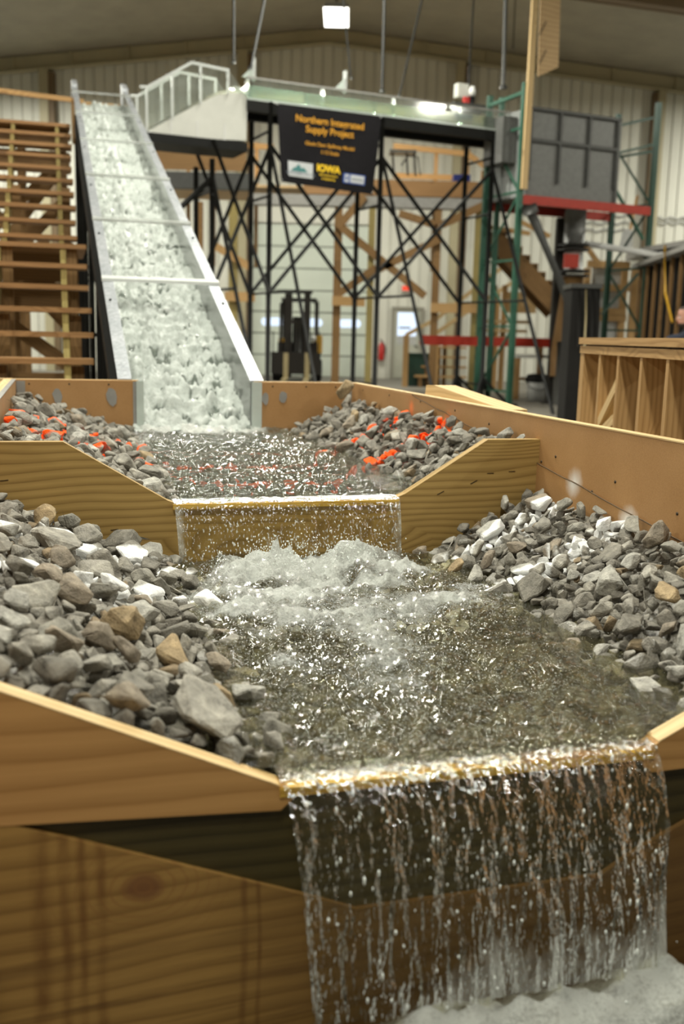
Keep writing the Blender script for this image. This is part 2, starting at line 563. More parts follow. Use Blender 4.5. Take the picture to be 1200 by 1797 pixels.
M['galvanised'] = _galv()
M['black_steel'] = plain('black_steel', (0.008, 0.008, 0.007), 0.6, 0.0, spec=0.2)
M['dark_wall'] = plain('dark_wall', (0.10, 0.095, 0.08), 0.6, var=0.04, scale=0.6)
M['green_steel'] = plain('green_steel', (0.035, 0.115, 0.075), 0.45, 0.1)
M['dark_green'] = plain('dark_green', (0.016, 0.055, 0.036), 0.45, 0.1)
M['red_steel'] = plain('red_steel', (0.36, 0.030, 0.015), 0.45, 0.1)
M['grey_steel'] = plain('grey_steel', (0.150, 0.150, 0.142), 0.5, 0.3)
M['grey_rib'] = plain('grey_rib', (0.060, 0.060, 0.056), 0.5, 0.3)
M['grey_pale'] = plain('grey_pale', (0.33, 0.34, 0.33), 0.5, 0.2)
M['white_paint'] = plain('white_paint', (0.60, 0.60, 0.55), 0.45, var=0.05, scale=3.0)
M['white_gloss'] = plain('white_gloss', (0.66, 0.66, 0.64), 0.25, var=0.03)
M['tape'] = plain('tape', (0.30, 0.29, 0.27), 0.45, 0.2)
M['screw'] = plain('screw', (0.05, 0.035, 0.02), 0.5, 0.5)
M['caulk'] = plain('caulk', (0.10, 0.06, 0.025), 0.7, var=0.3, scale=60)
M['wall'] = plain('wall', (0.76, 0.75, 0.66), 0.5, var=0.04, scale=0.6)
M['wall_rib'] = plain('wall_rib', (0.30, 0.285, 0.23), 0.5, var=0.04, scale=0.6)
M['girt'] = plain('girt', (0.44, 0.39, 0.25), 0.55, var=0.06, scale=1.0)
M['rafter'] = plain('rafter', (0.17, 0.115, 0.06), 0.6, var=0.08, scale=1.0)
M['insulation'] = plain('insulation', (0.34, 0.31, 0.24), 0.6, var=0.10, scale=1.3, bump=0.4)
M['concrete'] = plain('concrete', (0.20, 0.185, 0.155), 0.6, var=0.18, scale=1.8)
M['overhead_door'] = plain('overhead_door', (0.64, 0.69, 0.60), 0.5, var=0.04, scale=1.0)
M['door_line'] = plain('door_line', (0.20, 0.22, 0.19), 0.6)
M['steel_door'] = plain('steel_door', (0.46, 0.46, 0.38), 0.5, var=0.04)
M['dark_rubber'] = plain('dark_rubber', (0.012, 0.011, 0.010), 0.75, spec=0.2)
M['mast'] = plain('mast', (0.022, 0.019, 0.016), 0.6, 0.0, spec=0.25)
M['fork'] = plain('fork', (0.40, 0.33, 0.18), 0.5, 0.2)
M['yellow'] = plain('yellow', (0.62, 0.34, 0.02), 0.5)
M['red_plain'] = plain('red_plain', (0.50, 0.02, 0.015), 0.4)
M['blue_plastic'] = plain('blue_plastic', (0.010, 0.018, 0.13), 0.4)
M['green_plastic'] = plain('green_plastic', (0.01, 0.22, 0.05), 0.35)
M['light_grey'] = plain('light_grey', (0.45, 0.45, 0.43), 0.5)
M['grey_tarp'] = plain('grey_tarp', (0.30, 0.29, 0.27), 0.6)
M['skin'] = plain('skin', (0.52, 0.27, 0.19), 0.55, var=0.10, scale=30)
M['hair'] = plain('hair', (0.05, 0.03, 0.02), 0.7)
M['navy'] = plain('navy', (0.014, 0.018, 0.035), 0.8)
M['jeans'] = plain('jeans', (0.03, 0.05, 0.10), 0.8)
M['banner'] = plain('banner', (0.014, 0.013, 0.015), 0.8, var=0.1, spec=0.12)
M['gold_print'] = plain('gold_print', (0.72, 0.34, 0.02), 0.6, var=0.02)
M['bright_gold'] = plain('bright_gold', (0.85, 0.55, 0.01), 0.6, var=0.02)
M['white_print'] = plain('white_print', (0.62, 0.64, 0.66), 0.6, var=0.02)
M['teal_print'] = plain('teal_print', (0.06, 0.22, 0.22), 0.6, var=0.02)
M['blue_print'] = plain('blue_print', (0.03, 0.08, 0.33), 0.6, var=0.02)
M['grey_print'] = plain('grey_print', (0.22, 0.25, 0.30), 0.6, var=0.02)
M['daylight'] = emit('daylight', (0.72, 0.84, 1.0), 1.35)
M['exit_glow'] = emit('exit_glow', (1.0, 0.10, 0.05), 1.0)
M['lamp_glow'] = emit('lamp_glow', (1.0, 0.98, 0.90), 6.0)
M['housing'] = plain('housing', (0.35, 0.35, 0.33), 0.5)
M['plywood'] = wood('plywood', (0.42, 0.27, 0.13), (0.58, 0.40, 0.21), rings=3.0, knots=False)
M['droplet'] = plain('droplet', (0.80, 0.84, 0.80), 0.08, var=0.02, spec=1.0)

# ================================================================== the hall
YB = 31.0                                  # back wall
RX, RZ, RS = -0.7, 10.0, 0.108             # ridge and roof slope
ceil_z = lambda x: RZ - RS * abs(x - RX)
struct(MB().box(-14, 14, -9, YB, -0.2, 0.0).build('floor', M['concrete']), 'worn grey concrete floor of the hall')
w = struct(MB().box(-14, 14, YB, YB + 0.2, 0, 8.5).build('wall_back', M['wall']), 'pale ribbed metal back wall of the hall')
pm = MB()
for k in range(3):
    x = k * 0.305
    pm.face([(x + .03, 0, 0), (x + .275, 0, 0), (x + .275, 0, 1), (x + .03, 0, 1)])
    for a, b, ya, yb in ((0.275, 0.285, 0, -0.035), (0.285, 0.32, -0.035, -0.035), (0.32, 0.335, -0.035, 0)):
        pm.face([(x + a, ya, 0), (x + b, yb, 0), (x + b, yb, 1), (x + a, ya, 1)])
panel_me = pm.mesh('wall_panel')
panel_me.materials.append(M['wall'])
panel_me.materials.append(M['wall_rib'])
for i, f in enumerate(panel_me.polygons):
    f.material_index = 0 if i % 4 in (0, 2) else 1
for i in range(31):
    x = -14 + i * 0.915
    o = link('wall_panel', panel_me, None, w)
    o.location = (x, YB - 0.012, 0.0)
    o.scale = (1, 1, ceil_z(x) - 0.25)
struct(MB().box(-14.2, -14, -9, YB, 0, 9).build('wall_left', M['dark_wall']))
struct(MB().box(14, 14.2, -9, YB, 0, 9).build('wall_right', M['dark_wall']))
struct(MB().box(-14, 14, -9.2, -9, 0, 10).build('wall_front', M['dark_wall']))
cm = MB()
for xa, xb in ((-14.2, RX), (RX, 14.2)):
    za, zb = ceil_z(xa), ceil_z(xb)
    cm.hexa(((xa + xb) / 2, (YB - 9) / 2, (za + zb) / 2 + 0.1), (((xb - xa) / 2, 0, (zb - za) / 2), (0, (YB + 9.4) / 2, 0), (0, 0, 0.1)))
ceiling = struct(cm.build('ceiling', M['insulation']), 'pale insulated gable ceiling')
# rake beam along the back wall with its stiffeners, deep main rafter, thin purlin line
for xa, xb in ((-14, RX), (RX, 14)):
    za, zb = ceil_z(xa), ceil_z(xb)
    tr = MB().hexa(((xa + xb) / 2, YB - 0.16, (za + zb) / 2 - 0.22), (((xb - xa) / 2, 0, (zb - za) / 2), (0, 0.10, 0), (0, 0, 0.20)))
    tr = struct(tr.build('trim_1' if xa < -5 else 'trim_2', M['girt']), 'tan rake beam under the gable roof')
    MB().hexa(((xa + xb) / 2, YB - 0.26, (za + zb) / 2 - 0.43), (((xb - xa) / 2, 0, (zb - za) / 2), (0, 0.14, 0), (0, 0, 0.012))).build('beam_flange', M['girt'], tr)
    n = 8
    for k in range(n):
        x = xa + (xb - xa) * (k + 0.5) / n
        MB().box(x - 0.03, x + 0.03, YB - 0.36, YB - 0.26, ceil_z(x) - 0.42, ceil_z(x) - 0.02).build('stiffener', M['girt'], tr)
    rf = MB().hexa(((xa + xb) / 2, 22.0, (za + zb) / 2 - 0.60), (((xb - xa) / 2, 0, (zb - za) / 2), (0, 0.13, 0), (0, 0, 0.60)))
    struct(rf.build('trim_3' if xa < -5 else 'trim_4', M['rafter']), 'deep brown main roof rafter')
    for yy in (25.5,):
        MB().hexa(((xa + xb) / 2, yy, (za + zb) / 2 - 0.05), (((xb - xa) / 2, 0, (zb - za) / 2), (0, 0.035, 0), (0, 0, 0.045))).build('purlin_strap', M['rafter'], ceiling)
# wall columns and girts
for k, (px, wd) in enumerate(((80, 0.26), (803, 0.24), (1155, 0.22), (425, 0.30))):
    x = at(px, 250, YB - 0.25).x
    struct(MB().box(x - wd / 2, x + wd / 2, YB - 0.35, YB - 0.04, 0, ceil_z(x) - 0.4).build('trim_%d' % (5 + k), M['girt']), 'tan steel wall column')
    MB().box(x - wd / 2 + (wd if k != 2 else -0.12), x - wd / 2 + (wd + 0.16 if k != 2 else 0.0), YB - 0.30, YB - 0.05, 0, ceil_z(x) - 0.5).build('column_web', M['rafter'], bpy.data.objects['trim_%d' % (5 + k)])

# overhead door with its sections and window panes
d1 = struct(MB().box(-2.95, 0.62, YB - 0.10, YB - 0.06, 0, 4.5).build('door_1', M['door_line']), 'pale grey sectional overhead door')
for k in range(7):
    MB().box(-2.92, 0.59, YB - 0.14, YB - 0.09, 0.02 + k * 0.645, 0.02 + k * 0.645 + 0.605).build('door_section', M['overhead_door'], d1)
for x in (-2.25, -1.08, 0.09):
    pts = []
    for k in range(16):
        a = 2 * math.pi * k / 16
        cx = 0.22 if math.cos(a) > 0 else -0.22
        pts.append((x + cx + 0.125 * math.cos(a), 1.63 + 0.125 * math.sin(a)))
    MB().prism(pts, YB - 0.155, YB - 0.142).build('window_pane', M['daylight'], d1)
MB().box(-3.0, 0.7, YB - 0.12, YB - 0.06, 4.55, 5.55).build('header_panel', M['wall'], d1)
# personnel door
d2 = struct(MB().box(1.46, 2.24, YB - 0.12, YB - 0.08, 0.02, 2.08).build('door_2', M['steel_door']), 'pale steel exit door with a tall window')
for a in ((1.36, 1.46, 0, 2.17), (2.24, 2.34, 0, 2.17), (1.46, 2.24, 2.08, 2.17)):
    MB().box(a[0], a[1], YB - 0.16, YB - 0.05, a[2], a[3]).build('door_frame', M['wall_rib'], d2)
MB().box(1.55, 2.12, YB - 0.135, YB - 0.12, 1.06, 2.0).build('window_pane', M['daylight'], d2)
MB().box(1.60, 1.95, YB - 0.145, YB - 0.135, 1.52, 1.57).build('push_bar', M['grey_rib'], d2)
MB().box(1.55, 2.12, YB - 0.14, YB - 0.134, 1.06, 1.30).build('lower_glazing', M['light_grey'], d2)
MB().tube([(2.17, YB - 0.12, 1.0), (2.17, YB - 0.2, 1.0), (2.08, YB - 0.2, 1.0)], 0.02).build('handle', M['grey_rib'], d2)
ex = thing('exit_sign', (1.79, YB - 0.1, 2.65), 'small lit red exit sign above the pale steel door', 'sign')
MB().box(1.62, 1.96, YB - 0.14, YB - 0.05, 2.62, 2.82).build('housing', M['white_paint'], ex)
MB().box(1.65, 1.93, YB - 0.15, YB - 0.14, 2.65, 2.79).build('lit_face', M['exit_glow'], ex)
fe = thing('fire_extinguisher', (1.08, YB - 0.15, 0.55), 'red fire extinguisher hung on the wall beside the exit door', 'extinguisher')
MB().lathe((1.08, YB - 0.14, 0.55), [(0.001, 0), (0.085, 0.0), (0.09, 0.05), (0.09, 0.42), (0.05, 0.50), (0.03, 0.54), (0.001, 0.54)]).build('cylinder', M['red_plain'], fe)
MB().tube([(1.08, YB - 0.14, 1.08), (1.08, YB - 0.16, 1.16), (1.02, YB - 0.2, 1.17)], 0.018).build('valve', M['dark_rubber'], fe)
MB().tube([(1.12, YB - 0.14, 1.12), (1.2, YB - 0.14, 0.95), (1.19, YB - 0.14, 0.75)], 0.014).build('hose', M['dark_rubber'], fe)


# high-bay lamps: two in view, the others added out of view for light
def lamp(x, y, z, label):
    t = thing('high_bay_light', (x, y, z), label, 'lamp', 'high bay lamps hanging under the roof')
    MB().prism([(x - 0.30, z), (x + 0.30, z), (x + 0.22, z + 0.10), (x - 0.22, z + 0.10)], y - 0.72, y + 0.72).build('housing', M['housing'], t)
    MB().box(x - 0.27, x + 0.27, y - 0.69, y + 0.69, z - 0.012, z - 0.004).build('diffuser', M['lamp_glow'], t)
    for dy in (-0.5, 0.5):
        MB().tube([(x, y + dy, z + 0.1), (x, y, ceil_z(x) - 0.02)], 0.012, 6).build('hanger', M['black_steel'], t)
    ld = bpy.data.lights.new('high_bay_lamp', 'AREA')
    ld.shape = 'RECTANGLE'
    ld.size, ld.size_y = 0.54, 1.38
    ld.energy = LAMP_W
    ld.color = LAMP_COL
    lo = bpy.data.objects.new('high_bay_lamp', ld)
    COL.objects.link(lo)
    lo.parent = t
    lo.location = (0, 0, -0.03)


for x in (-9.75, -0.4, 12.3):  # unseen right column is placed to suit the brightness of the right wall
    for y in (24.0, 17.5, 11.0, 4.5, -2.0):
        if y == 24.0:
            lab = {-9.75: 'lit rectangular high bay lamp at the left edge under the roof', -0.4: 'lit rectangular high bay lamp hanging near the ridge above the banner', 12.3: 'added high bay lamp out of view far to the right under the roof'}[x]
            yy = 26.8 if abs(x) > 5 else y
        else:
            lab = 'unseen high bay lamp added above the picture, %s row, %s from the back wall' % ({-9.75: 'left', -0.4: 'middle', 12.3: 'right'}[x], {17.5: 'second', 11.0: 'third', 4.5: 'fourth', -2.0: 'fifth'}[y])
            yy = y
        lamp(x, yy, 8.05 if (x < -5 and y == 24.0) else 8.3, lab)

# ================================================================== the wooden basin
UL, UR, VE, ZT = -0.205, 1.60, 5.42, 0.99
V2, V1 = 3.12, 1.49
W1, W2 = 0.733, 0.552                      # water levels of the far and near pools
basin = thing('wooden_basin', tuple(CH @ Vector((0.7, 3.0, 0))), 'long wooden test channel with brown hardboard sides and notched weir boards', 'channel')


def cb():
    return MB(CH)


cb().box(UL - 0.1, UR + 0.1, 1.53, VE + 0.05, 0.30, 0.345).build('floor_panel', M['plywood'], basin)
cb().box(UL - 0.019, UL, 1.2, VE, 0.30, ZT).build('side_wall', M['hardboard'], basin)
cb().box(UR, UR + 0.019, 0.9, VE, 0.30, ZT).build('side_wall', M['hardboard'], basin)
# lower lining board on the right wall: top edge falls downstream, rough sealed joint above it
poly = [(0.9, 0.31), (VE, 0.31), (VE, 0.985)]
vs = np.linspace(4.42, 0.9, 60)
for v in vs:
    poly.append((v, 0.985 - (4.42 - v) * 0.118 + 0.006 * (vnoise(np.array(v * 14.0), np.array(3.3)) - 0.5)))
LP = MB(CH @ Matrix(((0, -1, 0, UR - 0.0), (1, 0, 0, 0), (0, 0, 1, 0), (0, 0, 0, 1))))
LP.prism(poly, 0.0005, 0.007)
lin = LP.build('lining_panel', M['hardboard'], basin)
cau = cb()
jp = [(UR - 0.006, v, 0.985 - (4.42 - v) * 0.118 + 0.002 + 0.007 * (float(vnoise(np.array(v * 14.0), np.array(3.3))) - 0.5)) for v in vs]
cau.tube(jp, 0.0022, 5)
cau.build('sealed_joint', M['caulk'], basin)
sc_me = MB().lathe((0, 0, 0), [(0.0001, 0.0015), (0.0045, 0.001), (0.005, -0.001)], 8).mesh('screw')
sc_me.materials.append(M['screw'])


def screw(p, axis):
    o = link('screw', sc_me, None, basin)
    o.location = p
    o.rotation_euler = axis.to_track_quat('Z', 'Y').to_euler()


nl = CH.to_3x3() @ Vector((-1, 0, 0))
nf = CH.to_3x3() @ Vector((0, -1, 0))
for v, z in ((2.30, 0.80), (2.62, 0.84), (2.75, 0.79), (3.0, 0.87), (3.1, 0.84), (3.55, 0.93), (3.9, 0.955), (4.3, 0.965), (4.75, 0.965), (5.2, 0.965), (2.0, 0.76)):
    screw(CH @ Vector((UR - 0.008 if z < 0.985 - (4.42 - v) * 0.118 else UR - 0.001, v, z)), nl)
# top rails of both side walls and the far-end frame
for a in ((UR - 0.002, UR + 0.036, 0.9, VE + 0.03, ZT, ZT + 0.004),):
    cb().box(*a).build('top_edge', M['pine_pale'], basin)
cb().box(UR + 0.019, UR + 0.057, 0.9, VE + 0.03, 0.905, ZT - 0.001).build('top_rail', M['pine_pale'], basin)
cb().box(UL - 0.060, UL - 0.019, 1.0, VE + 0.03, 0.90, ZT + 0.002).build('top_rail', M['pine_pale'], basin)
cb().box(UL - 0.021, UL + 0.001, 1.0, VE, ZT, ZT + 0.003).build('top_edge', M['tape'], basin)
cb().box(UL - 0.60, UL - 0.02, VE + 0.03, VE + 0.068, 0.90, ZT + 0.004).build('end_rail', M['pine_pale'], basin)
# far end wall either side of the chute
for a, b in ((UL, 0.415), (1.06, UR)):
    cb().box(a, b, VE, VE + 0.019, 0.31, ZT).build('end_wall', M['hardboard'], basin)
    cb().box(a - 0.02, b, VE + 0.019, VE + 0.057, 0.90, ZT + 0.003).build('top_rail', M['pine_pale'], basin)
for u, z in ((-0.14, 0.97), (0.06, 0.97), (0.26, 0.97), (1.14, 0.968), (1.33, 0.968), (1.50, 0.968)):
    screw(CH @ Vector((u, VE - 0.001, z)), nf)
for a in ((0.385, 0.418, VE - 0.003, VE - 0.0005, 0.66, ZT - 0.004), (UL + 0.001, UL + 0.045, VE - 0.003, VE - 0.0005, 0.66, ZT - 0.006), (1.565, 1.597, VE - 0.003, VE - 0.0005, 0.66, ZT - 0.006)):
    cb().box(*a).build('tape_strip', M['tape'], basin)
for u, z, r in ((0.275, 0.905, 0.05), (0.0, 0.905, 0.045), (1.20, 0.91, 0.04), (1.10, 0.90, 0.035)):
    pts = []
    for k in range(9):
        a = 2 * math.pi * k / 9
        pts.append((u + r * 0.55 * math.cos(a) * random.uniform(0.75, 1.2), z + r * math.sin(a) * random.uniform(0.75, 1.1)))
    cb().prism(pts, VE - 0.003, VE - 0.0006).build('patch', M['tape'], basin)
# loose pine wedge screwed outside the right wall
wd = MB(CH @ Matrix(((0, -1, 0, UR + 0.019), (1, 0, 0, 0), (0, 0, 1, 0), (0, 0, 0, 1))))
wd.prism([(3.55, 0.93), (4.42, 0.93), (4.40, 1.035), (4.30, 1.04), (3.55, 0.985)], -0.14, -0.036)
wd.build('wedge', M['pine_pale'], basin)

# far weir board, a single plank with a trapezoid notch, worn lip
lip = lambda u, z0: z0 + 0.004 * math.sin(u * 9) + 0.003 * math.sin(u * 23 + 1)
NL, NR = 0.345, 1.085
prof = [(UL, 0.40), (UR, 0.40), (UR, 0.915), (1.405, 0.915), (NR + 0.03, 0.735)]
prof += [(u, lip(u, 0.714)) for u in np.linspace(NR - 0.02, NL + 0.02, 16)]
prof += [(NL - 0.02, 0.728), (0.012, 0.915), (UL, 0.915)]
w2 = cb().prism(prof, V2, V2 + 0.038, 0.015).build('weir_board', M['weir_wood'], basin)
w2['label'] = 'treated pine plank with a trapezoid notch between the two pools'
cb().prism([(NL - 0.005, 0.700), (NR + 0.005, 0.700), (NR + 0.005, 0.7165), (NL - 0.005, 0.7165)], V2 - 0.012, V2 + 0.045).build('notch_lip', wood('lip_wood', (0.34, 0.19, 0.03), (0.62, 0.40, 0.07), rough=0.25, knots=False, spec=0.6), w2)
for (u, z, a) in ((-0.16, 0.80, 0.1), (1.42, 0.80, 0.03), (1.50, 0.805, 0.03), (1.24, 0.735, 0.5), (1.36, 0.77, 0.5), (0.16, 0.64, 0.1), (0.21, 0.625, 0.1)):
    cb().bar((u - 0.012, V2 - 0.001, z - 0.012 * a), (u + 0.012, V2 - 0.001, z + 0.012 * a), 0.002).build('staple', M['screw'], w2)

# near weir: upper notched board, damp board under it with shade put into its dark colour, brace board in front with a sloping top
NL1, NR1 = 0.345, 1.018
up = [(UL - 0.02, 0.512), (NL1 - 0.01, 0.482), (NL1 + 0.015, 0.5045), (NR1 - 0.015, 0.5045), (NR1 + 0.01, 0.478), (UR, 0.49), (UR, 0.80), (NR1 + 0.02, 0.535)]
up += [(u, lip(u, 0.519)) for u in np.linspace(NR1 - 0.01, NL1 + 0.01, 16)]
up += [(NL1 - 0.012, 0.524), (UL - 0.02, 0.778)]
w1 = cb().prism(up, V1, V1 + 0.038, -0.02).build('weir_board', M['upper_wood'], basin)
w1['label'] = 'notched upper plank of the near weir'
cb().prism([(UL - 0.02, 0.7785), (NL1 - 0.012, 0.5245), (NL1 - 0.012, 0.527), (UL - 0.02, 0.7810)], V1 - 0.0005, V1 + 0.0385).build('cut_edge', M['pine_pale'], w1)
cb().prism([(NR1 + 0.02, 0.5355), (UR, 0.8005), (UR, 0.803), (NR1 + 0.02, 0.538)], V1 - 0.0005, V1 + 0.0385).build('cut_edge', M['pine_pale'], w1)
cb().prism([(NL1 - 0.012, 0.506), (NR1 + 0.012, 0.506), (NR1 + 0.012, 0.5215), (NL1 - 0.012, 0.5215)], V1 - 0.003, V1 + 0.045).build('notch_lip', bpy.data.materials['lip_wood'], w1)
cb().prism([(UL - 0.02, 0.0), (UR, 0.0), (UR, 0.50), (UL - 0.02, 0.52)], V1 + 0.012, V1 + 0.05).build('lower_board', M['shaded_wet_wood'], basin)
fr = [(UL - 0.10, 0.0), (UR + 0.08, 0.0), (UR + 0.08, 0.62), (1.02, 0.33), (0.94, 0.285), (0.47, 0.285), (0.394, 0.318), (UL - 0.10, 0.636 - 0.045)]
b3 = cb().prism(fr, V1 + 0.001, V1 + 0.0115, 0.06).build('brace_board', M['front_wood'], basin)
b3['label'] = 'stained front board with a large knot and rusty drip marks'
cb().box(UL - 0.06, UL - 0.02, 1.0, 1.49, 0.0, ZT - 0.01).build('corner_post', M['pine'], basin)

# ================================================================== stones
def rock_bm(seed, detail):
    r = random.Random(seed)
    bm = bmesh.new()
    ax = (0.5, r.uniform(0.33, 0.44), r.uniform(0.22, 0.33))
    pw = r.uniform(0.55, 0.9)
    for _ in range(r.randint(11, 17)):
        d = Vector((r.gauss(0, 1), r.gauss(0, 1), r.gauss(0, 1))).normalized()
        m = max(abs(d.x), abs(d.y), abs(d.z))
        d = d * ((1 / m) ** (1 - pw)) * r.uniform(0.82, 1.0)
        bm.verts.new((d.x * ax[0], d.y * ax[1], d.z * ax[2]))
    res = bmesh.ops.convex_hull(bm, input=bm.verts)
    bmesh.ops.delete(bm, geom=[v for v in bm.verts if not v.link_faces], context='VERTS')
    bmesh.ops.dissolve_limit(bm, angle_limit=0.22, verts=bm.verts, edges=bm.edges)
    bmesh.ops.bevel(bm, geom=list(bm.edges) + list(bm.verts), offset=0.035, segments=1, affect='EDGES', profile=0.6)
    bmesh.ops.triangulate(bm, faces=bm.faces)
    if detail:
        bmesh.ops.subdivide_edges(bm, edges=[e for e in bm.edges if e.calc_length() > 0.16], cuts=1, use_grid_fill=True)
        bmesh.ops.triangulate(bm, faces=bm.faces)
        from mathutils import noise as mn
        for v in bm.verts:
            k = mn.noise(v.co * 5.0 + Vector((seed * 3.1, 0, 0))) * 0.035 + mn.noise(v.co * 13.0 + Vector((0, seed * 1.7, 0))) * 0.014
            v.co += v.co.normalized() * k
    bmesh.ops.recalc_face_normals(bm, faces=bm.faces)
    return bm


ROCK_ME, ROCK_V, ROCK_F = [], [], []
for k in range(16):
    bm = rock_bm(k + 1, True)
    me = bpy.data.meshes.new('stone')
    bm.to_mesh(me)
    bm.free()
    me.materials.append(M['rock'])
    ROCK_ME.append(me)
    bm = rock_bm(k + 1, False)
    bm.verts.ensure_lookup_table()
    ROCK_V.append(np.array([v.co[:] for v in bm.verts]))
    ROCK_F.append(np.array([[v.index for v in f.verts] for f in bm.faces]))
    bm.free()


def bed(u, v):
    """bank and bed height of the stone lining"""
    if v > V2 + 0.02:
        w, tl, sl, tr, sr, dep = W1, 0.335, 0.37, 1.24, 0.53, 0.075
    else:
        w, tl, sl, tr, sr, dep = W2, 0.335, 0.41, 1.19, 0.52, 0.085
    z = w - dep
    z = max(z, w - 0.005 + (tl - u) * sl, w - 0.005 + (u - tr) * sr)
    return z


def slope_at(u, v):
    e = 0.01
    return (bed(u + e, v) - bed(u - e, v)) / (2 * e)


def scatter(u0, u1, v0, v1, smin, smax, pack, tries, seed, ok=None):
    r = random.Random(seed)
    pts = []
    cell = {}
    for _ in range(tries):
        u, v = r.uniform(u0, u1), r.uniform(v0, v1)
        if ok and not ok(u, v):
            continue
        s = smin + (smax - smin) * r.random() ** 1.7
        ci, cj = int(u / 0.12), int(v / 0.12)
        good = True
        for i in (-1, 0, 1):
            for j in (-1, 0, 1):
                for (a, b, t_) in cell.get((ci + i, cj + j), ()):
                    if (a - u) ** 2 + (b - v) ** 2 < (pack * (t_ + s) / 2) ** 2:
                        good = False
        if good:
            pts.append((u, v, s))
            cell.setdefault((ci, cj), []).append((u, v, s))
    return pts


def rot_for(u, v, r, tilt=0.45):
    q = Matrix.Rotation(-math.atan(slope_at(u, v)), 3, 'Y')
    return Matrix.Rotation(PSI, 3, 'Z') @ q @ Matrix.Rotation(r.gauss(0, tilt), 3, 'X') @ Matrix.Rotation(r.gauss(0, tilt), 3, 'Y') @ Matrix.Rotation(r.uniform(0, 6.283), 3, 'Z')


def mass(name, items, mat, label, cat):
    V, F, n = [], [], 0
    for (k, Rm, p, s) in items:
        V.append(ROCK_V[k] @ (np.array(Rm).T * s) + np.array(p))
        F.append(ROCK_F[k] + n)
        n += len(ROCK_V[k])
    V, F = np.concatenate(V), np.concatenate(F)
    me = bpy.data.meshes.new(name)
    me.from_pydata(V.tolist(), [], F.tolist())
    o = link(name, me, mat)
    return tag(o, label, cat, None, 'stuff')


rr = random.Random(5)
cand = []
on_bank = lambda u, v: (u < 0.37 or u > 1.16) and UL + 0.03 < u < UR - 0.035
PK = 0.80
for (v0, v1, smin, smax, sd) in ((V1 + 0.075, V2 - 0.035, 0.070, 0.165, 21), (V2 + 0.075, VE - 0.04, 0.060, 0.130, 22)):
    for (u, v, s) in scatter(UL + 0.03, UR - 0.035, v0, v1, smin, smax, PK, 26000, sd, on_bank):
        if v < V2 and u > 0.7:
            s *= 0.90
        z = bed(u, v) + rr.uniform(-0.006, 0.016) + s * 0.05
        cand.append((u, v, z, s))
# the few boulders that stand out
special = [(1.50, 5.25, 0.965, 0.15, 'tan'), (0.12, 2.02, 0.660, 0.125, 'tan'), (1.14, 2.72, 0.575, 0.075, 'tan')]
cand = [c for c in cand if all((c[0] - s[0]) ** 2 + (c[1] - s[1]) ** 2 > (0.42 * (c[3] + s[3])) ** 2 for s in special)]


def seen(u, v, z):
    d = (CH @ Vector((u, v, z))) - CP
    f = d.dot(CF)
    x, y = 600 + FPX * d.dot(CR) / f, 898.5 - FPX * d.dot(CU) / f
    return (-25 < x < 1225 and -25 < y < 1822), f, x


rank = []
for c in cand:
    s_, f, _ = seen(*c[:3])
    # stones hidden behind the near weir board do not show
    hid = (c[1] < 1.75 and c[0] < 0.0)
    # stones of the far pool tucked under the far weir board
    rank.append((c[3] / f if s_ and not hid else -1, c))
rank.sort(key=lambda a: -a[0])
chosen = [c for a, c in rank[:292] if a > 0]
rest = [c for a, c in rank[292:]] + [c for a, c in rank[:292] if a <= 0]
GREYS = [((0.33, 0.31, 0.27), 'grey'), ((0.27, 0.255, 0.22), 'mid-grey'), ((0.21, 0.195, 0.165), 'dark grey'), ((0.40, 0.385, 0.345), 'pale grey'), ((0.29, 0.245, 0.19), 'brownish grey')]


def near_line(u, v):
    vv = v + max(0.0, min(1.0, 0.35 - u)) * 0.45
    if min(abs(vv - 4.42), abs(vv - 3.93)) < 0.045: return 'orange-sprayed '
    if min(abs(vv - 2.88), abs(vv - 2.53)) < 0.05: return 'white-sprayed '
    return ''


def stone(u, v, z, s, force=None):
    k = rr.randrange(len(ROCK_ME))
    o = bpy.data.objects.new('stone', ROCK_ME[k])
    COL.objects.link(o)
    o.matrix_world = Matrix.Translation(CH @ Vector((u, v, z))) @ rot_for(u, v, rr, 0.28).to_4x4() @ Matrix.Scale(s, 4)
    col, cn = rr.choices(GREYS, (5, 5, 3, 3, 2))[0]
    if force == 'tan' or (rr.random() < 0.02):
        col, cn = (0.34, 0.255, 0.15), 'tan'
    j = rr.uniform(0.9, 1.1)
    o.color = (col[0] * j, col[1] * j, col[2] * j, 1)
    far = v > V2
    left = u < 0.7
    bank = '%s pool %s bank' % ('far' if far else 'near', 'left' if left else 'right')
    size = 'small' if s < 0.085 else ('large' if s > 0.115 else 'medium')
    pl = near_line(u, v)
    if left and u - UL < 0.11 or (not left and UR - u < 0.11):
        where = 'wall-side'
    elif (left and u > 0.25) or (not left and u < 1.28):
        where = 'waterline'
    else:
        where = 'mid-slope'
    if far:
        seg = 'by the chute' if v > 4.75 else ('above far weir' if v < 3.7 else 'halfway along')
    else:
        seg = 'below far weir' if v > 2.65 else ('behind near weir' if v < 2.05 else 'halfway along')
    if force == 'tan':
        lab = {1.50: 'large rounded tan boulder topping the right bank beside the far end wall', 0.12: 'rounded tan stone standing out mid-slope on the left bank of the near pool', 1.14: 'small tan stone at the right waterline below the far weir'}[u]
    else:
        lab = '%s %s%s %s stone, %s, %s' % (size, pl, cn, where, bank, seg)
    tag(o, lab, 'stone', 'stones on the ' + bank)
    STONES.append((o, lab, seen(u, v, z)[2]))


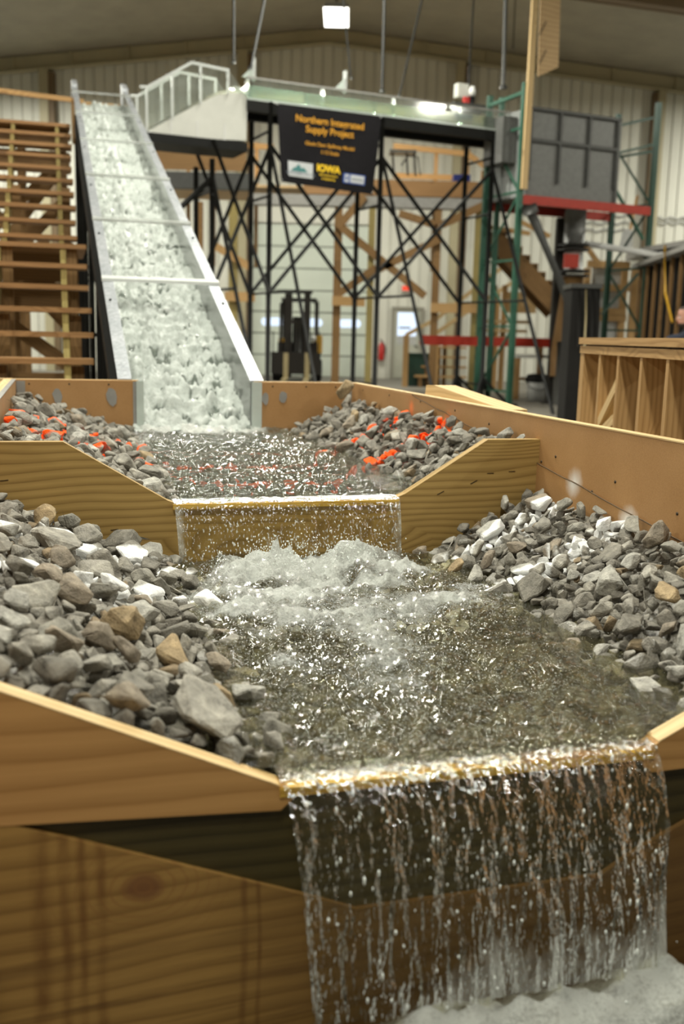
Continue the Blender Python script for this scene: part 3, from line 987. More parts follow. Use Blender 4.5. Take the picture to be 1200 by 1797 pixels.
STONES = []
for c in chosen:
    stone(*c)
for c in special:
    stone(*c)
ORD = 'first second third fourth fifth sixth seventh eighth ninth tenth eleventh twelfth thirteenth fourteenth fifteenth sixteenth seventeenth eighteenth nineteenth twentieth'.split()
bylab = {}
for o, lab, x in STONES:
    bylab.setdefault(lab, []).append((x, o))
for lab, lst in bylab.items():
    if len(lst) > 1:
        lst.sort(key=lambda a: a[0])
        for k, (x, o) in enumerate(lst):
            o['label'] = lab + ', ' + (ORD[k] if k < 20 else 'late') + ' from left'
items = []
for (u, v, z, s) in rest:
    items.append((rr.randrange(16), rot_for(u, v, rr, 0.38), CH @ Vector((u, v, z)), s))
for (v0, v1, sd) in ((V1 + 0.07, V2 - 0.03, 31), (V2 + 0.07, VE - 0.035, 32)):
    for (u, v, s) in scatter(UL + 0.025, UR - 0.03, v0, v1, 0.045, 0.085, 0.55, 16000, sd, on_bank):
        items.append((rr.randrange(16), rot_for(u, v, rr, 0.6), CH @ Vector((u, v, bed(u, v) - 0.016)), s))
mass('rubble', items, M['rock_mass'], 'small grey broken stones packed between and under the larger bank stones', 'rubble')
items = []
for (v0, v1, sd) in ((V1 + 0.06, V2 - 0.03, 41), (V2 + 0.06, VE - 0.02, 42)):
    for (u, v, s) in scatter(0.26, 1.28, v0, v1, 0.045, 0.11, 0.66, 14000, sd):
        items.append((rr.randrange(16), rot_for(u, v, rr, 0.5), CH @ Vector((u, v, bed(u, v) - 0.012)), s))
mass('bed_stones', items, M['rock_wet'], 'wet dark stones lining the channel bed under the water', 'rubble')
# packed fill under the stones
for v0, v1, tone in ((V1 + 0.045, V2 - 0.002, 0), (V2 + 0.04, VE - 0.002, 1)):
    us = np.linspace(UL + 0.002, UR - 0.008, 60)
    vs_ = np.linspace(v0, v1, 40)
    P = np.zeros((60, 40, 3))
    for i, u in enumerate(us):
        for j, v in enumerate(vs_):
            P[i, j] = tuple(CH @ Vector((u, v, bed(u, (v0 + v1) / 2) - 0.045)))
    o = link('gravel_fill', grid_mesh('gravel_fill', P), M['rock_wet'])
    tag(o, 'dark fine gravel under the stones of the %s pool' % ('near', 'far')[tone], 'gravel', None, 'stuff')

# ================================================================== water
def sstep(a, b, x):
    t = np.clip((x - a) / (b - a), 0, 1)
    return t * t * (3 - 2 * t)


def pool(name, v0, v1, step, zf, ampf, foamf, mat, label):
    u = np.arange(UL + 0.003, UR - 0.009, step)
    v = np.arange(v0, v1, step)
    U, V = np.meshgrid(u, v, indexing='ij')
    n = fbm(U * 9 + 40, V * 9, 3) - 0.5
    n2 = fbm(U * 20 + 7, V * 34 + 3, 3, 0.65) - 0.5
    rid = 1 - 2 * np.abs(fbm(U * 15 + 91, V * 13, 2) - 0.5) * 2
    fo = foamf(U, V, n)
    b1 = np.abs(2 * fbm(U * 16 + 5, V * 16 + 1, 1) - 1)
    b2 = np.abs(2 * fbm(U * 37 + 8, V * 37 + 2, 1) - 1)
    Z = zf(U, V) + ampf(U, V) * (n * 1.3 + n2 * 0.9 + (rid - 0.6) * 0.35) + np.clip(fo, 0, 1) ** 1.5 * (0.012 * b1 + 0.012 * b2 + 0.034 * (fbm(U * 48 + 2, V * 48, 3, 0.65) - 0.5))
    o = link(name, grid_mesh(name, ch_np(U, V, Z), {'foam': fo}), mat)
    return tag(o, label, 'water', None, 'stuff')


inch = lambda U: sstep(0.18, 0.42, U) * (1 - sstep(1.02, 1.30, U))
pool('far_pool_water', V2 + 0.036, VE + 0.02, 0.010,
     lambda U, V: W1 - 0.012 * (1 - sstep(3.15, 3.5, V)) * inch(U),
     lambda U, V: (0.013 + 0.016 * sstep(4.6, 5.4, V)) * (0.35 + 0.65 * inch(U)) * sstep(3.12, 3.28, V) + 0.003,
     lambda U, V, n: (0.95 * sstep(5.10, 5.42, V) * sstep(0.36, 0.5, U) * (1 - sstep(0.98, 1.12, U)) + 0.34 * sstep(4.2, 5.0, V) * inch(U) + 0.20 * inch(U)),
     M['water_far'], 'rippling clear water of the far pool between the chute and far weir')


def zn(U, V):
    dip = -0.012 * (1 - sstep(1.53, 1.8, V)) * inch(U)
    bo = np.exp(-((V - 2.90) / 0.075) ** 2) * (0.25 * sstep(0.38, 0.52, U) * (1 - sstep(0.98, 1.10, U)) + 0.75 * np.exp(-((U - 0.62) / 0.10) ** 2) + 1.0 * np.exp(-((U - 0.87) / 0.085) ** 2))
    lumps = 0.35 + 2.6 * np.clip(fbm(U * 13 + 3, V * 15, 3, 0.6) - 0.36, 0, 1)
    return W2 + dip + 0.040 * bo * lumps - 0.018 * sstep(3.0, 3.1, V)


def an(U, V):
    a = 0.015 + 0.026 * np.exp(-((V - 2.80) / 0.22) ** 2) + 0.010 * np.exp(-((V - 2.2) / 0.5) ** 2) * (1 - sstep(0.75, 1.05, U))
    return a * (0.22 + 0.78 * inch(U)) * sstep(1.50, 1.62, V)


def fnear(U, V, n):
    c = inch(U)
    f = 0.95 * np.exp(-((V - 2.87) / 0.14) ** 2) * sstep(0.36, 0.50, U) * (1 - sstep(1.0, 1.14, U))
    f += 0.62 * np.exp(-((V - 2.55) / 0.22) ** 2) * c
    f += 0.40 * np.exp(-((V - 2.05) / 0.45) ** 2) * sstep(0.3, 0.5, U) * (1 - sstep(0.62, 1.05, U))
    f += 0.20 * c
    f = f * (0.25 + 1.5 * fbm(U * 7 + 11, V * 9, 3))
    return f


pool('near_pool_water', V1 + 0.030, V2 - 0.002, 0.0085, zn, an, fnear, M['water'], 'churning shallow water of the near pool with white splash below the far weir')


def nappe(name, ul, ur, v_lip, z_lip, v0, z_end, nu, ns, contract, rough, foamf, label, mat):
    u = np.linspace(0, 1, nu)
    T = math.sqrt(2 * (z_lip - z_end) / 9.81)
    s = np.linspace(-0.06, 1, ns)
    S, Uu = np.meshgrid(s, u, indexing='xy')
    t = np.clip(S, 0, 1) * T
    cn = contract * np.clip(S, 0, 1)
    uu = (ul + cn) + (ur - ul - 2 * cn) * Uu
    pre = np.clip(-S, 0, 1)
    V = v_lip - v0 * t + pre * 0.75
    Z = z_lip - 0.5 * 9.81 * t * t + pre * 0.02
    wr = fbm(uu * 26 + 5, S * 2.2 + 9, 3, 0.6) - 0.5
    wr2 = fbm(uu * 70, S * 7, 2) - 0.5
    g = np.clip(S, 0, 1)
    V = V - rough * (0.25 + 1.5 * g) * wr - rough * 0.45 * wr2 * (0.4 + g)
    Z = Z + rough * 0.25 * wr2
    o = link(name, grid_mesh(name, ch_np(uu, V, Z), {'foam': foamf(uu, S, wr, Uu)}), mat)
    return tag(o, label, 'water', None, 'stuff')


def ff(uu, S, wr, Uu):
    e = np.exp(-(Uu / 0.035) ** 2) + np.exp(-((1 - Uu) / 0.035) ** 2)
    return 0.24 + 0.42 * e + 0.8 * np.clip(wr, 0, 1) * S + 0.1 * S


nappe('far_waterfall', NL - 0.005, NR + 0.01, V2 + 0.01, 0.7235, 0.42, 0.545, 150, 50, 0.012, 0.012, ff, 'thin clear sheet of water falling over the far weir', M['nappe'])


def fn_(uu, S, wr, Uu):
    e = np.exp(-(Uu / 0.02) ** 2) + np.exp(-((1 - Uu) / 0.03) ** 2)
    st = np.clip(fbm(uu * 34 + 2, S * 1.6, 2) - 0.56, 0, 1) * 2.2  # streaks: glints of the sheet put into the foam mask
    base = sstep(0.80, 0.99, S + 0.12 * (fbm(uu * 16, S * 2 + 4, 3) - 0.5) + 0.05 * sstep(0.5, 0.75, uu)) * sstep(0.42, 0.62, uu)
    return 0.20 + 0.30 * e + st * (0.15 + 0.4 * S) + 0.5 * base


nappe('near_waterfall', NL1 - 0.012, NR1 + 0.015, V1 + 0.005, 0.533, 0.52, 0.175, 190, 110, 0.030, 0.016, fn_, 'clear sheet of water pouring over the near weir towards the viewer', M['nappe_near'])

# catch tank under the near weir, mostly below the picture
ct = thing('catch_tank', tuple(CH @ Vector((0.7, 1.1, 0))), 'dark catch tank under the near waterfall at the picture foot', 'tank')
for a in ((-0.25, 1.7, 0.50, 0.53, 0.0, 0.13), (-0.28, -0.25, 0.50, 1.45, 0.0, 0.13), (1.7, 1.73, 0.50, 1.45, 0.0, 0.13), (-0.25, 1.7, 0.53, 1.45, 0.005, 0.02)):
    cb().box(*a).build('panel', M['dark_rubber'], ct)
u = np.arange(-0.24, 1.69, 0.013)
v = np.arange(0.54, 1.44, 0.013)
U, V = np.meshgrid(u, v, indexing='ij')
mound = np.exp(-((V - 1.34) / 0.10) ** 2) * sstep(0.40, 0.55, U) * (1 - sstep(1.0, 1.12, U))
Z = 0.085 + 0.085 * mound * (0.4 + 1.3 * fbm(U * 9, V * 9 + 3, 3)) + (0.012 + 0.04 * mound) * (fbm(U * 24, V * 24, 4, 0.6) - 0.5)
tag(link('tailwater', grid_mesh('tailwater', ch_np(U, V, Z), {'foam': 0.25 + mound * 0.9}), M['water']), 'foaming water at the foot of the near waterfall', 'water', None, 'stuff')

# flying drops
def drops(name, pts, label):
    ic = bmesh.new()
    bmesh.ops.create_icosphere(ic, subdivisions=1, radius=1.0)
    iv = np.array([v.co[:] for v in ic.verts])
    if_ = np.array([[v.index for v in f.verts] for f in ic.faces])
    ic.free()
    Vv, Ff, n = [], [], 0
    for (p, r, st) in pts:
        Vv.append(iv * np.array([r, r, r * st]) + np.array(CH @ Vector(p)))
        Ff.append(if_ + n)
        n += len(iv)
    me = bpy.data.meshes.new(name)
    me.from_pydata(np.concatenate(Vv).tolist(), [], np.concatenate(Ff).tolist())
    me.polygons.foreach_set('use_smooth', np.ones(len(me.polygons), bool))
    tag(link(name, me, M['droplet']), label, 'water drops', None, 'stuff')


r_ = random.Random(3)
pts = []
for _ in range(760):
    u = r_.choice((r_.uniform(0.4, 1.06), r_.gauss(0.86, 0.07), r_.gauss(0.62, 0.06)))
    pts.append(((u, r_.gauss(2.91, 0.06), W2 + 0.02 + abs(r_.gauss(0, 0.036))), r_.uniform(0.0009, 0.0026), r_.uniform(1, 1.8)))
drops('splash_drops', pts, 'bright drops thrown up by the splash below the far weir')
pts = []
T = math.sqrt(2 * (0.533 - 0.15) / 9.81)
for _ in range(150):
    s = r_.random() ** 0.7
    t_ = s * T
    pts.append(((r_.uniform(0.37, 1.01), V1 - 0.52 * t_ - r_.uniform(0.0, 0.035), 0.535 - 4.905 * t_ * t_), r_.uniform(0.0009, 0.0028), r_.uniform(1.0, 3.5)))
drops('waterfall_drops', pts, 'bright streaks and drops in front of the near waterfall')

# ================================================================== the steep chute
CS = 0.36
fz = lambda v: ZT + CS * (v - VE)
VT = 15.75
BARS = (7.07, 8.58, 10.15, 11.85, 13.60, 15.20)
chute = thing('spillway_chute', tuple(CH @ Vector((0.735, 10.0, 0))), 'steep clear-walled spillway chute full of white water with silver flanges', 'chute')
UI, UO = 0.377, 0.308                      # inside face and outer flange edge on the left; mirrored about 0.70
mir = lambda u: 1.40 - u
dn = Vector((0, math.cos(math.atan(CS)), math.sin(math.atan(CS))))
nn = Vector((0, -dn.z, dn.y))
cuts = [VE + 0.02] + list(BARS) + [VT]


def slab(u0, u1, va, vb, d0, d1, name, mat, parent):
    """a plate following the slope: u range, v range, depth range measured vertically from the flange line"""
    b = cb()
    P = lambda u, v, d: (u, v, fz(v) + d)
    c = [P(u, v, d) for d in (d0, d1) for (u, v) in ((u0, va), (u1, va), (u1, vb), (u0, vb))]
    o = (random.uniform(0, 9), random.uniform(0, 9))
    for q in ((3, 2, 1, 0), (4, 5, 6, 7), (0, 1, 5, 4), (1, 2, 6, 5), (2, 3, 7, 6), (3, 0, 4, 7)):
        b.face([c[k] for k in q])
    return b.build(name, mat, parent)


for a, b in zip(cuts, cuts[1:]):
    for side in (0, 1):
        f0, f1 = (UO, UI + 0.004) if side == 0 else (mir(UI + 0.004), mir(UO))
        slab(f0, f1, a + 0.006, b - 0.006, -0.006, 0.0, 'flange', M['galvanised'], chute)
        w0, w1_ = (UI - 0.008, UI + 0.004) if side == 0 else (mir(UI + 0.004), mir(UI - 0.008))
        slab(w0, w1_, a, b, -0.36, -0.007, 'side_panel', M['acrylic_wet'], chute)
slab(UI - 0.01, mir(UI - 0.01), VE + 0.03, VT, -0.385, -0.362, 'floor_panel', M['grey_pale'], chute)
for v in BARS:
    slab(UO - 0.004, mir(UO - 0.004), v - 0.030, v + 0.030, 0.001, 0.022, 'cross_bar', M['acrylic_frame'] if v < 7.5 else M['acrylic_bar'], chute)
    for u in (UO + 0.03, mir(UO + 0.03)):
        cb().box(u - 0.007, u + 0.007, v - 0.41, v - 0.395, fz(v - 0.4), fz(v - 0.4) + 0.010).build('bolt', M['black_steel'], chute)
# end posts where the chute meets the basin
for u0, u1 in ((0.402, 0.440), (1.025, 1.078)):
    cb().box(u0, u1, VE - 0.012, VE + 0.016, 0.62, ZT).build('end_post', M['acrylic_edge'], chute)
cb().box(UI - 0.01, 0.402, VE + 0.002, VE + 0.012, 0.62, ZT - 0.003).build('end_filler', M['acrylic_wet'], chute)
cb().box(UI + 0.01, mir(UI + 0.01), VT - 0.02, VT + 0.01, fz(VT) - 0.38, fz(VT) - 0.20).build('head_sill', M['pine'], chute)
for u in (UO, mir(UI)):
    slab(u, u + 0.075, VT, VT + 0.45, -0.25, 0.03, 'head_cheek', M['galvanised'], chute)
# black legs and runners under the chute
for u in (0.345, mir(0.345)):
    slab(u - 0.03, u + 0.03, VE + 0.6, VT, -0.50, -0.39, 'runner', M['black_steel'], chute)
    for v in (6.35, 7.5, 8.6, 10.2, 11.9, 13.6, 15.3):
        cb().box(u - 0.025, u + 0.025, v - 0.025, v + 0.025, 0.0, fz(v) - 0.45).build('leg', M['black_steel'], chute)
for v in (6.35, 7.5, 8.6, 10.2, 11.9, 13.6, 15.3):
    for z in np.arange(0.45, fz(v) - 0.6, 0.75):
        cb().bar((0.345, v, z), (mir(0.345), v, z), 0.03).build('rung', M['black_steel'], chute)
for u in (0.295, mir(0.295)):
    for v, z in ((7.5, 1.0), (8.6, 1.3)):
        cb().bar((u, v, 0.0), (u, v + 0.02, fz(v) - 0.5), 0.028).build('outer_leg', M['black_steel'], chute)

# white water on the chute
st = 0.0095
u = np.linspace(UI + 0.005, mir(UI + 0.005), 66)
v = np.concatenate([np.arange(VE - 0.16, 9.0, st), np.arange(9.0, VT, st * 1.7)])
U, V = np.meshgrid(u, v, indexing='ij')
n1 = fbm(U * 13 + 2, V * 11 + 4, 4, 0.55)
n2 = fbm(U * 30 + 9, V * 24, 3, 0.6)
ph = (V + 0.10 * (fbm(U * 4, V * 3 + 8, 2) - 0.5)) / 0.165
stepz = (ph - np.floor(ph))
bil = np.abs(fbm(U * 10 + 31, V * 9 + 77, 2) - 0.5) * 2
b1 = np.abs(2 * fbm(U * 13 + 31, V * 11 + 77, 1) - 1)
b2 = np.abs(2 * fbm(U * 29 + 3, V * 25 + 7, 1) - 1)
b3 = np.abs(2 * fbm(U * 58 + 3, V * 52 + 7, 1) - 1)
Z = fz(V) - 0.27 + 0.075 * (n1 - 0.45) + 0.030 * (1 - stepz) * sstep(5.4, 5.8, V) + 0.045 * b1 + 0.030 * b2 + 0.013 * b3
foot = 1 - sstep(VE - 0.16, VE + 0.10, V)
Z = Z * (1 - foot) + foot * (W1 + 0.022 * (n1 - 0.4) + 0.004)
pit = sstep(0.40, 0.27, n1 + 0.25 * (n2 - 0.5))
foam = 1.0 - 0.92 * sstep(0.44, 0.31, n1 + 0.35 * (n2 - 0.5) + 0.10 * bil) * (0.45 + 0.55 * (1 - sstep(7, 11, V)))
Z = Z - 0.03 * sstep(0.46, 0.30, n1)
tag(link('white_water', grid_mesh('white_water', ch_np(U, V, Z), {'foam': foam}), M['chute_foam']), 'foaming white water tumbling down the steep chute', 'water', None, 'stuff')

# ================================================================== timber stairs beside the chute
stairs = thing('timber_stairs', tuple(CH @ Vector((-0.3, 9.5, 0))), 'open timber staircase climbing beside the chute at the left', 'staircase')
sv = [7.60 + 0.35 * i for i in range(6)]
sv += [10.73 + 0.382 * i for i in range(10)]
sz = [1.04 + 0.19 * i for i in range(16)]
SU0, SU1 = -1.35, 0.265
for i in range(16):
    e = random.uniform(-0.012, 0.012)
    cb().box(SU0, SU1 + e - (0.03 if i > 5 else 0), sv[i], sv[i] + (0.29 if i != 5 else 1.30), sz[i] - 0.04, sz[i]).build('tread', M['stair_wood'], stairs)
for i in range(4):
    cb().box(SU0, SU1 - 0.02, sv[0] - 0.35 * (i + 1), sv[0] - 0.35 * (i + 1) + 0.29, sz[0] - 0.19 * (i + 1) - 0.04, sz[0] - 0.19 * (i + 1)).build('tread', M['stair_wood'], stairs)
cb().box(SU0, SU1 - 0.03, sv[15] + 0.27, sv[15] + 1.3, sz[15] - 0.04, sz[15]).build('top_deck', M['stair_wood'], stairs)
for u in (0.075, -0.47, -1.1):
    b = cb()
    for (ia, ib) in ((0, 5), (6, 15)):
        p, q = Vector((u, sv[ia] + 0.12 - (0.35 * 4 if ia == 0 else 0.1), sz[ia] - 0.19 - (0.19 * 4 if ia == 0 else 0.06))), Vector((u, sv[ib] + 0.2, sz[ib] - 0.17))
        m = cb()
        m.bar(p, q, 0.045, 0.24)
        m.build('stringer', M['treated'], stairs)
    for v, zt in ((sv[0] + 0.1, sz[0] - 0.06), (sv[2] + 0.1, sz[2] - 0.06), (sv[5] + 0.06, sz[5] - 0.04), (sv[6] + 0.1, sz[6] - 0.06), (sv[10], sz[10] - 0.1), (sv[15] + 0.2, sz[15] - 0.05), (sv[15] + 1.2, sz[15] - 0.05)):
        cb().box(u + 0.03, u + 0.12, v, v + 0.09, 0, zt).build('post', M['brown_timber'], stairs)
# cleats under each tread showing between the stringers' fronts
for i in range(16):
    for u in (0.075, -0.47):
        cb().box(u - 0.024, u + 0.024, sv[i] + 0.012, sv[i] + 0.055, sz[i] - (0.19 if i != 6 else 0.20), sz[i] - 0.041).build('riser_block', M['treated'], stairs)
for (v, za, zb) in ((sv[5] + 0.75, 0.9, 1.85), (sv[10] + 0.2, 1.3, 2.7), (sv[15] + 0.3, 1.6, 3.4), (sv[15] + 1.15, 2.2, 3.6)):
    cb().bar((-1.2, v, za), (0.12, v, zb), 0.04, 0.13).build('cross_brace', M['brown_timber'], stairs)
    cb().bar((-1.2, v + 0.05, zb), (0.12, v + 0.05, za), 0.04, 0.13).build('cross_brace', M['brown_timber'], stairs)
for (v, z) in ((sv[5] + 0.72, 1.55), (sv[3] + 0.3, 0.75), (sv[5] + 0.72, sz[5] - 0.17), (sv[15] + 0.25, sz[15] - 0.16), (sv[13] + 0.2, sz[13] - 0.2)):
    cb().box(-1.3, 0.22, v, v + 0.04, z - 0.13, z + 0.13).build('joist', M['brown_timber'], stairs)
hr = [CH.inverted() @ at(-40, 154, 14.4), CH.inverted() @ at(146, 178, 14.5)]
cb().bar(hr[0], hr[1], 0.05, 0.06).build('handrail', M['pine'], stairs)
for t_ in (-0.2, 0.9):
    p = hr[0].lerp(hr[1], t_)
    cb().box(p.x - 0.02, p.x + 0.02, p.y, p.y + 0.04, sz[15] - 0.1, p.z).build('rail_post', M['pine'], stairs)

# ================================================================== flume bridge: scaffold, trough, head box
def fb():
    return MB(FL)


scaf = thing('steel_scaffold', tuple(FL @ Vector((1.6, 0, 0))), 'black steel scaffold towers with crossed bracing carrying the flume', 'scaffold')
AP = (-1.0, 0.0, 2.07, 4.36)
ZP = 4.86
WDT = 0.95
zt = [4.05, ZP + 0.18, ZP + 0.15, ZP + 0.15]
for a, z in zip(AP, zt):
    for n in (0.0, WDT):
        fb().tube([(a, n, 0), (a, n, z)], 0.046, 8).build('post', M['black_steel'], scaf)
        fb().box(a - 0.09, a + 0.09, n - 0.09, n + 0.09, 0, 0.02).build('base_plate', M['black_steel'], scaf)
    for zr in (0.4, 1.95, 3.55, z - 0.45):
        fb().tube([(a, 0, zr), (a, WDT, zr)], 0.022, 6).build('rung', M['black_steel'], scaf)
    for zc in (1.9, 2.0, 3.5, 3.6):
        for n in (0.0, WDT):
            fb().tube([(a, n, zc - 0.02), (a, n, zc + 0.02)], 0.05, 8).build('coupler', M['black_steel'], scaf)
for k, (a, b) in enumerate(((AP[0], AP[1]), (AP[1], AP[2]), (AP[2], AP[3]))):
    za, zb = (1.95, 4.35)
    for n in (-0.03, WDT + 0.03):
        fb().tube([(a, n, za), (b, n, zb)], 0.034, 6).build('cross_brace', M['black_steel'], scaf)
        fb().tube([(a, n, zb), (b, n, za)], 0.034, 6).build('cross_brace', M['black_steel'], scaf)
fb().tube([(AP[0], 0, 3.75), (AP[0] - 0.9, -0.05, 2.9)], 0.05, 6).build('cross_brace', M['black_steel'], scaf)
for a, zt_ in ((AP[0], 3.75), (AP[1], 4.30), (AP[2], 4.35), (AP[3], 4.30)):
    fb().tube([(a, -0.04, zt_), (a + 0.12, -2.15, 0.0)], 0.034, 6).build('raker', M['black_steel'], scaf)
    k_ = (zt_ - 1.95) / zt_
    fb().tube([(a, -0.02, 1.95), (a + 0.12 * k_, -0.04 - 2.11 * k_, 1.95)], 0.024, 6).build('tie', M['black_steel'], scaf)
for a, n, zb_ in ((AP[3], 0, 0.55), (AP[3], WDT, 0.55)):
    for dx, dy in ((0.45, -0.25), (-0.35, -0.3), (0.4, 0.3)):
        fb().bar((a, n, zb_), (a + dx, n + dy, 0.03), 0.05).build('foot_strut', M['black_steel'], scaf)
    fb().box(a - 0.5, a + 0.6, n - 0.35, n - 0.25, 0.0, 0.05).build('foot_bar', M['black_steel'], scaf)

flume = thing('flume_trough', tuple(FL @ Vector((2.2, 0.3, 4.9))), 'long clear acrylic flume on a black beam high across the hall', 'flume')
FA, FBm = -0.42, 4.95
fb().box(FA, FBm, -0.03, 0.10, ZP, ZP + 0.17).build('beam', M['black_steel'], flume)
fb().box(FA, FBm, WDT - 0.30, WDT - 0.17, ZP, ZP + 0.17).build('beam', M['black_steel'], flume)
fb().box(FA, FBm, -0.03, WDT - 0.17, ZP + 0.171, ZP + 0.20).build('floor_panel', M['acrylic_edge'], flume)
nseg = 4
for n in (-0.02, WDT - 0.19):
    for k in range(nseg):
        a0, a1 = FA + (FBm - FA) * k / nseg, FA + (FBm - FA) * (k + 1) / nseg
        fb().box(a0 + 0.004, a1 - 0.004, n, n + 0.014, ZP + 0.20, ZP + 0.50).build('side_panel', M['acrylic'], flume)
    fb().box(FA, FBm, n - 0.012, n + 0.026, ZP + 0.50, ZP + 0.53).build('top_rim', M['grey_tarp'], flume)
    for k in range(nseg + 1):
        a0 = FA + (FBm - FA) * k / nseg
        fb().box(a0 - 0.025, a0 + 0.025, n - 0.012, n + 0.026, ZP + 0.20, ZP + 0.50).build('joint', M['acrylic'], flume)
# water lying in the flume
fb().box(FA + 0.01, FBm - 0.01, 0.0, WDT - 0.20, ZP + 0.202, ZP + 0.40).build('flume_water', M['flume_water'])
tag(bpy.data.objects['flume_water'], 'still greenish water standing in the high acrylic flume', 'water', None, 'stuff')
# small lid boxes on the rim and gauge
for a in (-0.30, 1.35):
    fb().box(a, a + 0.05, 0.05, 0.10, ZP + 0.50, ZP + 0.85).build('gauge_post', M['acrylic_frame'], flume)
    fb().prism([(a - 0.18, ZP + 0.53), (a + 0.04, ZP + 0.53), (a + 0.04, ZP + 0.75)], 0.05, 0.07).build('gauge_plate', M['acrylic_edge'], flume)

# head box: white ogee crest, clear sides with a white frame falling to the chute
head = thing('crest_box', tuple(FL @ Vector((-1.2, 0.3, 4.3))), 'white curved crest box with clear sloping sides between flume and chute', 'box')
FP = lambda x, y, n=0.0: on_frame(x, y, FL, n)
pr = [FP(262, 238), FP(432, 247), FP(434, 170), FP(425, 163), FP(402, 163), FP(380, 167), FP(350, 181), FP(300, 208), FP(264, 228)]
pr = [(p.x, p.z) for p in pr]
fb().prism(pr, 0.0, 0.72).build('crest_body', M['white_paint'], head)
for px in (300, 346, 394):
    p = FP(px, 215)
    fb().box(p.x - 0.012, p.x + 0.012, -0.006, 0.0, pr[0][1] + 0.02, pr[0][1] + 0.30).build('seam_strip', M['white_gloss'], head)
ba, bb = FP(255, 240), FP(434, 252)
bz = bb.z
fb().box(ba.x - 0.15, bb.x, -0.03, 0.75, bz - 0.13, bz + 0.01).build('base_beam', M['black_steel'], head)
top = [FP(246, 152), FP(258, 153), FP(336, 110), FP(402, 124)]
for n in (0.0, 0.68):
    pts = [Vector((p.x, n, p.z)) for p in top]
    for a, b in zip(pts, pts[1:]):
        fb().bar(a, b, 0.035, 0.045).build('frame_rail', M['acrylic_frame'], head)
    for px in (257, 302, 352, 400):
        p = FP(px, 150)
        # foot on the crest profile, head on the rail
        zt_ = np.interp(p.x, [q.x for q in pts], [q.z for q in pts])
        zb_ = np.interp(p.x, [q[0] for q in pr[:1:-1]], [q[1] for q in pr[:1:-1]])
        fb().bar((p.x, n, zb_ - 0.02), (p.x, n, zt_), 0.045, 0.03, (1, 0, 0)).build('frame_post', M['acrylic_frame'], head)
    poly = [(q[0], q[1]) for q in pr[:1:-1]] + [(q.x, q.z) for q in pts[::-1]]
    fb().prism(poly, n + 0.002, n + 0.010).build('clear_side', M['acrylic'], head)
# glassy water running over the crest
cr_u = np.array([q[0] for q in pr[:1:-1]])
cr_z = np.array([q[1] for q in pr[:1:-1]])
aa = np.linspace(cr_u[0], cr_u[-1] - 0.02, 60)
nn_ = np.linspace(0.012, 0.67, 24)
A, Nn = np.meshgrid(aa, nn_, indexing='ij')
Z = np.interp(A, cr_u, cr_z) + 0.05 + 0.02 * (fbm(A * 9, Nn * 9, 2) - 0.5)
c_, s_ = math.cos(PHI), math.sin(PHI)
P = np.stack([-1.35 + A * c_ - Nn * s_, 17.45 + A * s_ + Nn * c_, Z], -1)
tag(link('crest_water', grid_mesh('crest_water', P, {'foam': 0.75 * sstep(-1.0, -1.5, A) + 0.25}), M['nappe']), 'glassy water curling over the white crest box', 'water', None, 'stuff')

# banner
ban = thing('banner', tuple(FL @ Vector((1.0, -0.08, 3.4))), 'black vinyl banner with orange lettering hung from the flume', 'banner')
BN = -0.085
B0, B1, B2, B3 = FP(486, 182, BN), FP(669, 206, BN), FP(654, 342, BN), FP(493, 319, BN)


def bpt(s, t, out=0.0):
    """s across, t down; a slight billow"""
    tp = B0.lerp(B1, s)
    bt = B3.lerp(B2, s)
    p = tp.lerp(bt, t)
    w_ = 0.008 * math.sin(s * 7 + t * 3) + 0.008 * math.sin(s * 15 - t * 5) * t + 0.01 * math.sin(math.pi * s) * t
    return Vector((p.x, BN - w_ - out, p.z))


Pb = np.zeros((41, 31, 3))
for i in range(41):
    for j in range(31):
        Pb[i, j] = tuple(FL @ bpt(i / 40, j / 30))
link('cloth', grid_mesh('cloth', Pb), M['banner'], ban)
bw = (B1 - B0).length


def b_patch(name, s0, s1, t0, t1, mat, out, parent=ban):
    m = MB(FL)
    k = 6
    for i in range(k):
        a, b = s0 + (s1 - s0) * i / k, s0 + (s1 - s0) * (i + 1) / k
        m.face([bpt(a, t1, out), bpt(b, t1, out), bpt(b, t0, out), bpt(a, t0, out)])
    return m.build(name, mat, parent)


def b_text(txt, s, t, size, mat, thick=0.0, parent=ban, out=0.022):
    cu = bpy.data.curves.new('lettering', 'FONT')
    cu.body = txt
    cu.size = size
    cu.align_x = 'CENTER'
    cu.align_y = 'CENTER'
    cu.offset = thick
    cu.extrude = 0.001
    cu.materials.append(mat)
    tmp = bpy.data.objects.new('lettering_curve', cu)
    me = bpy.data.meshes.new_from_object(tmp)
    bpy.data.objects.remove(tmp)
    o = bpy.data.objects.new('lettering', me)
    COL.objects.link(o)
    c = FL @ bpt(s, t, out)
    ax = (FL @ bpt(min(1, s + 0.2), t, out) - FL @ bpt(max(0, s - 0.2), t, out)).normalized()
    dn_ = (FL @ bpt(s, min(1, t + 0.12), out) - FL @ bpt(s, t - 0.12, out)).normalized()
    nz = ax.cross(-dn_).normalized()
    up_ = nz.cross(ax)
    R = Matrix((ax, up_, nz)).transposed().to_4x4()
    o.parent = parent
    if parent.type == 'EMPTY':
        o.matrix_parent_inverse = Matrix.Translation(parent.location).inverted()
    o.matrix_basis = Matrix.Translation(c) @ R
    return o


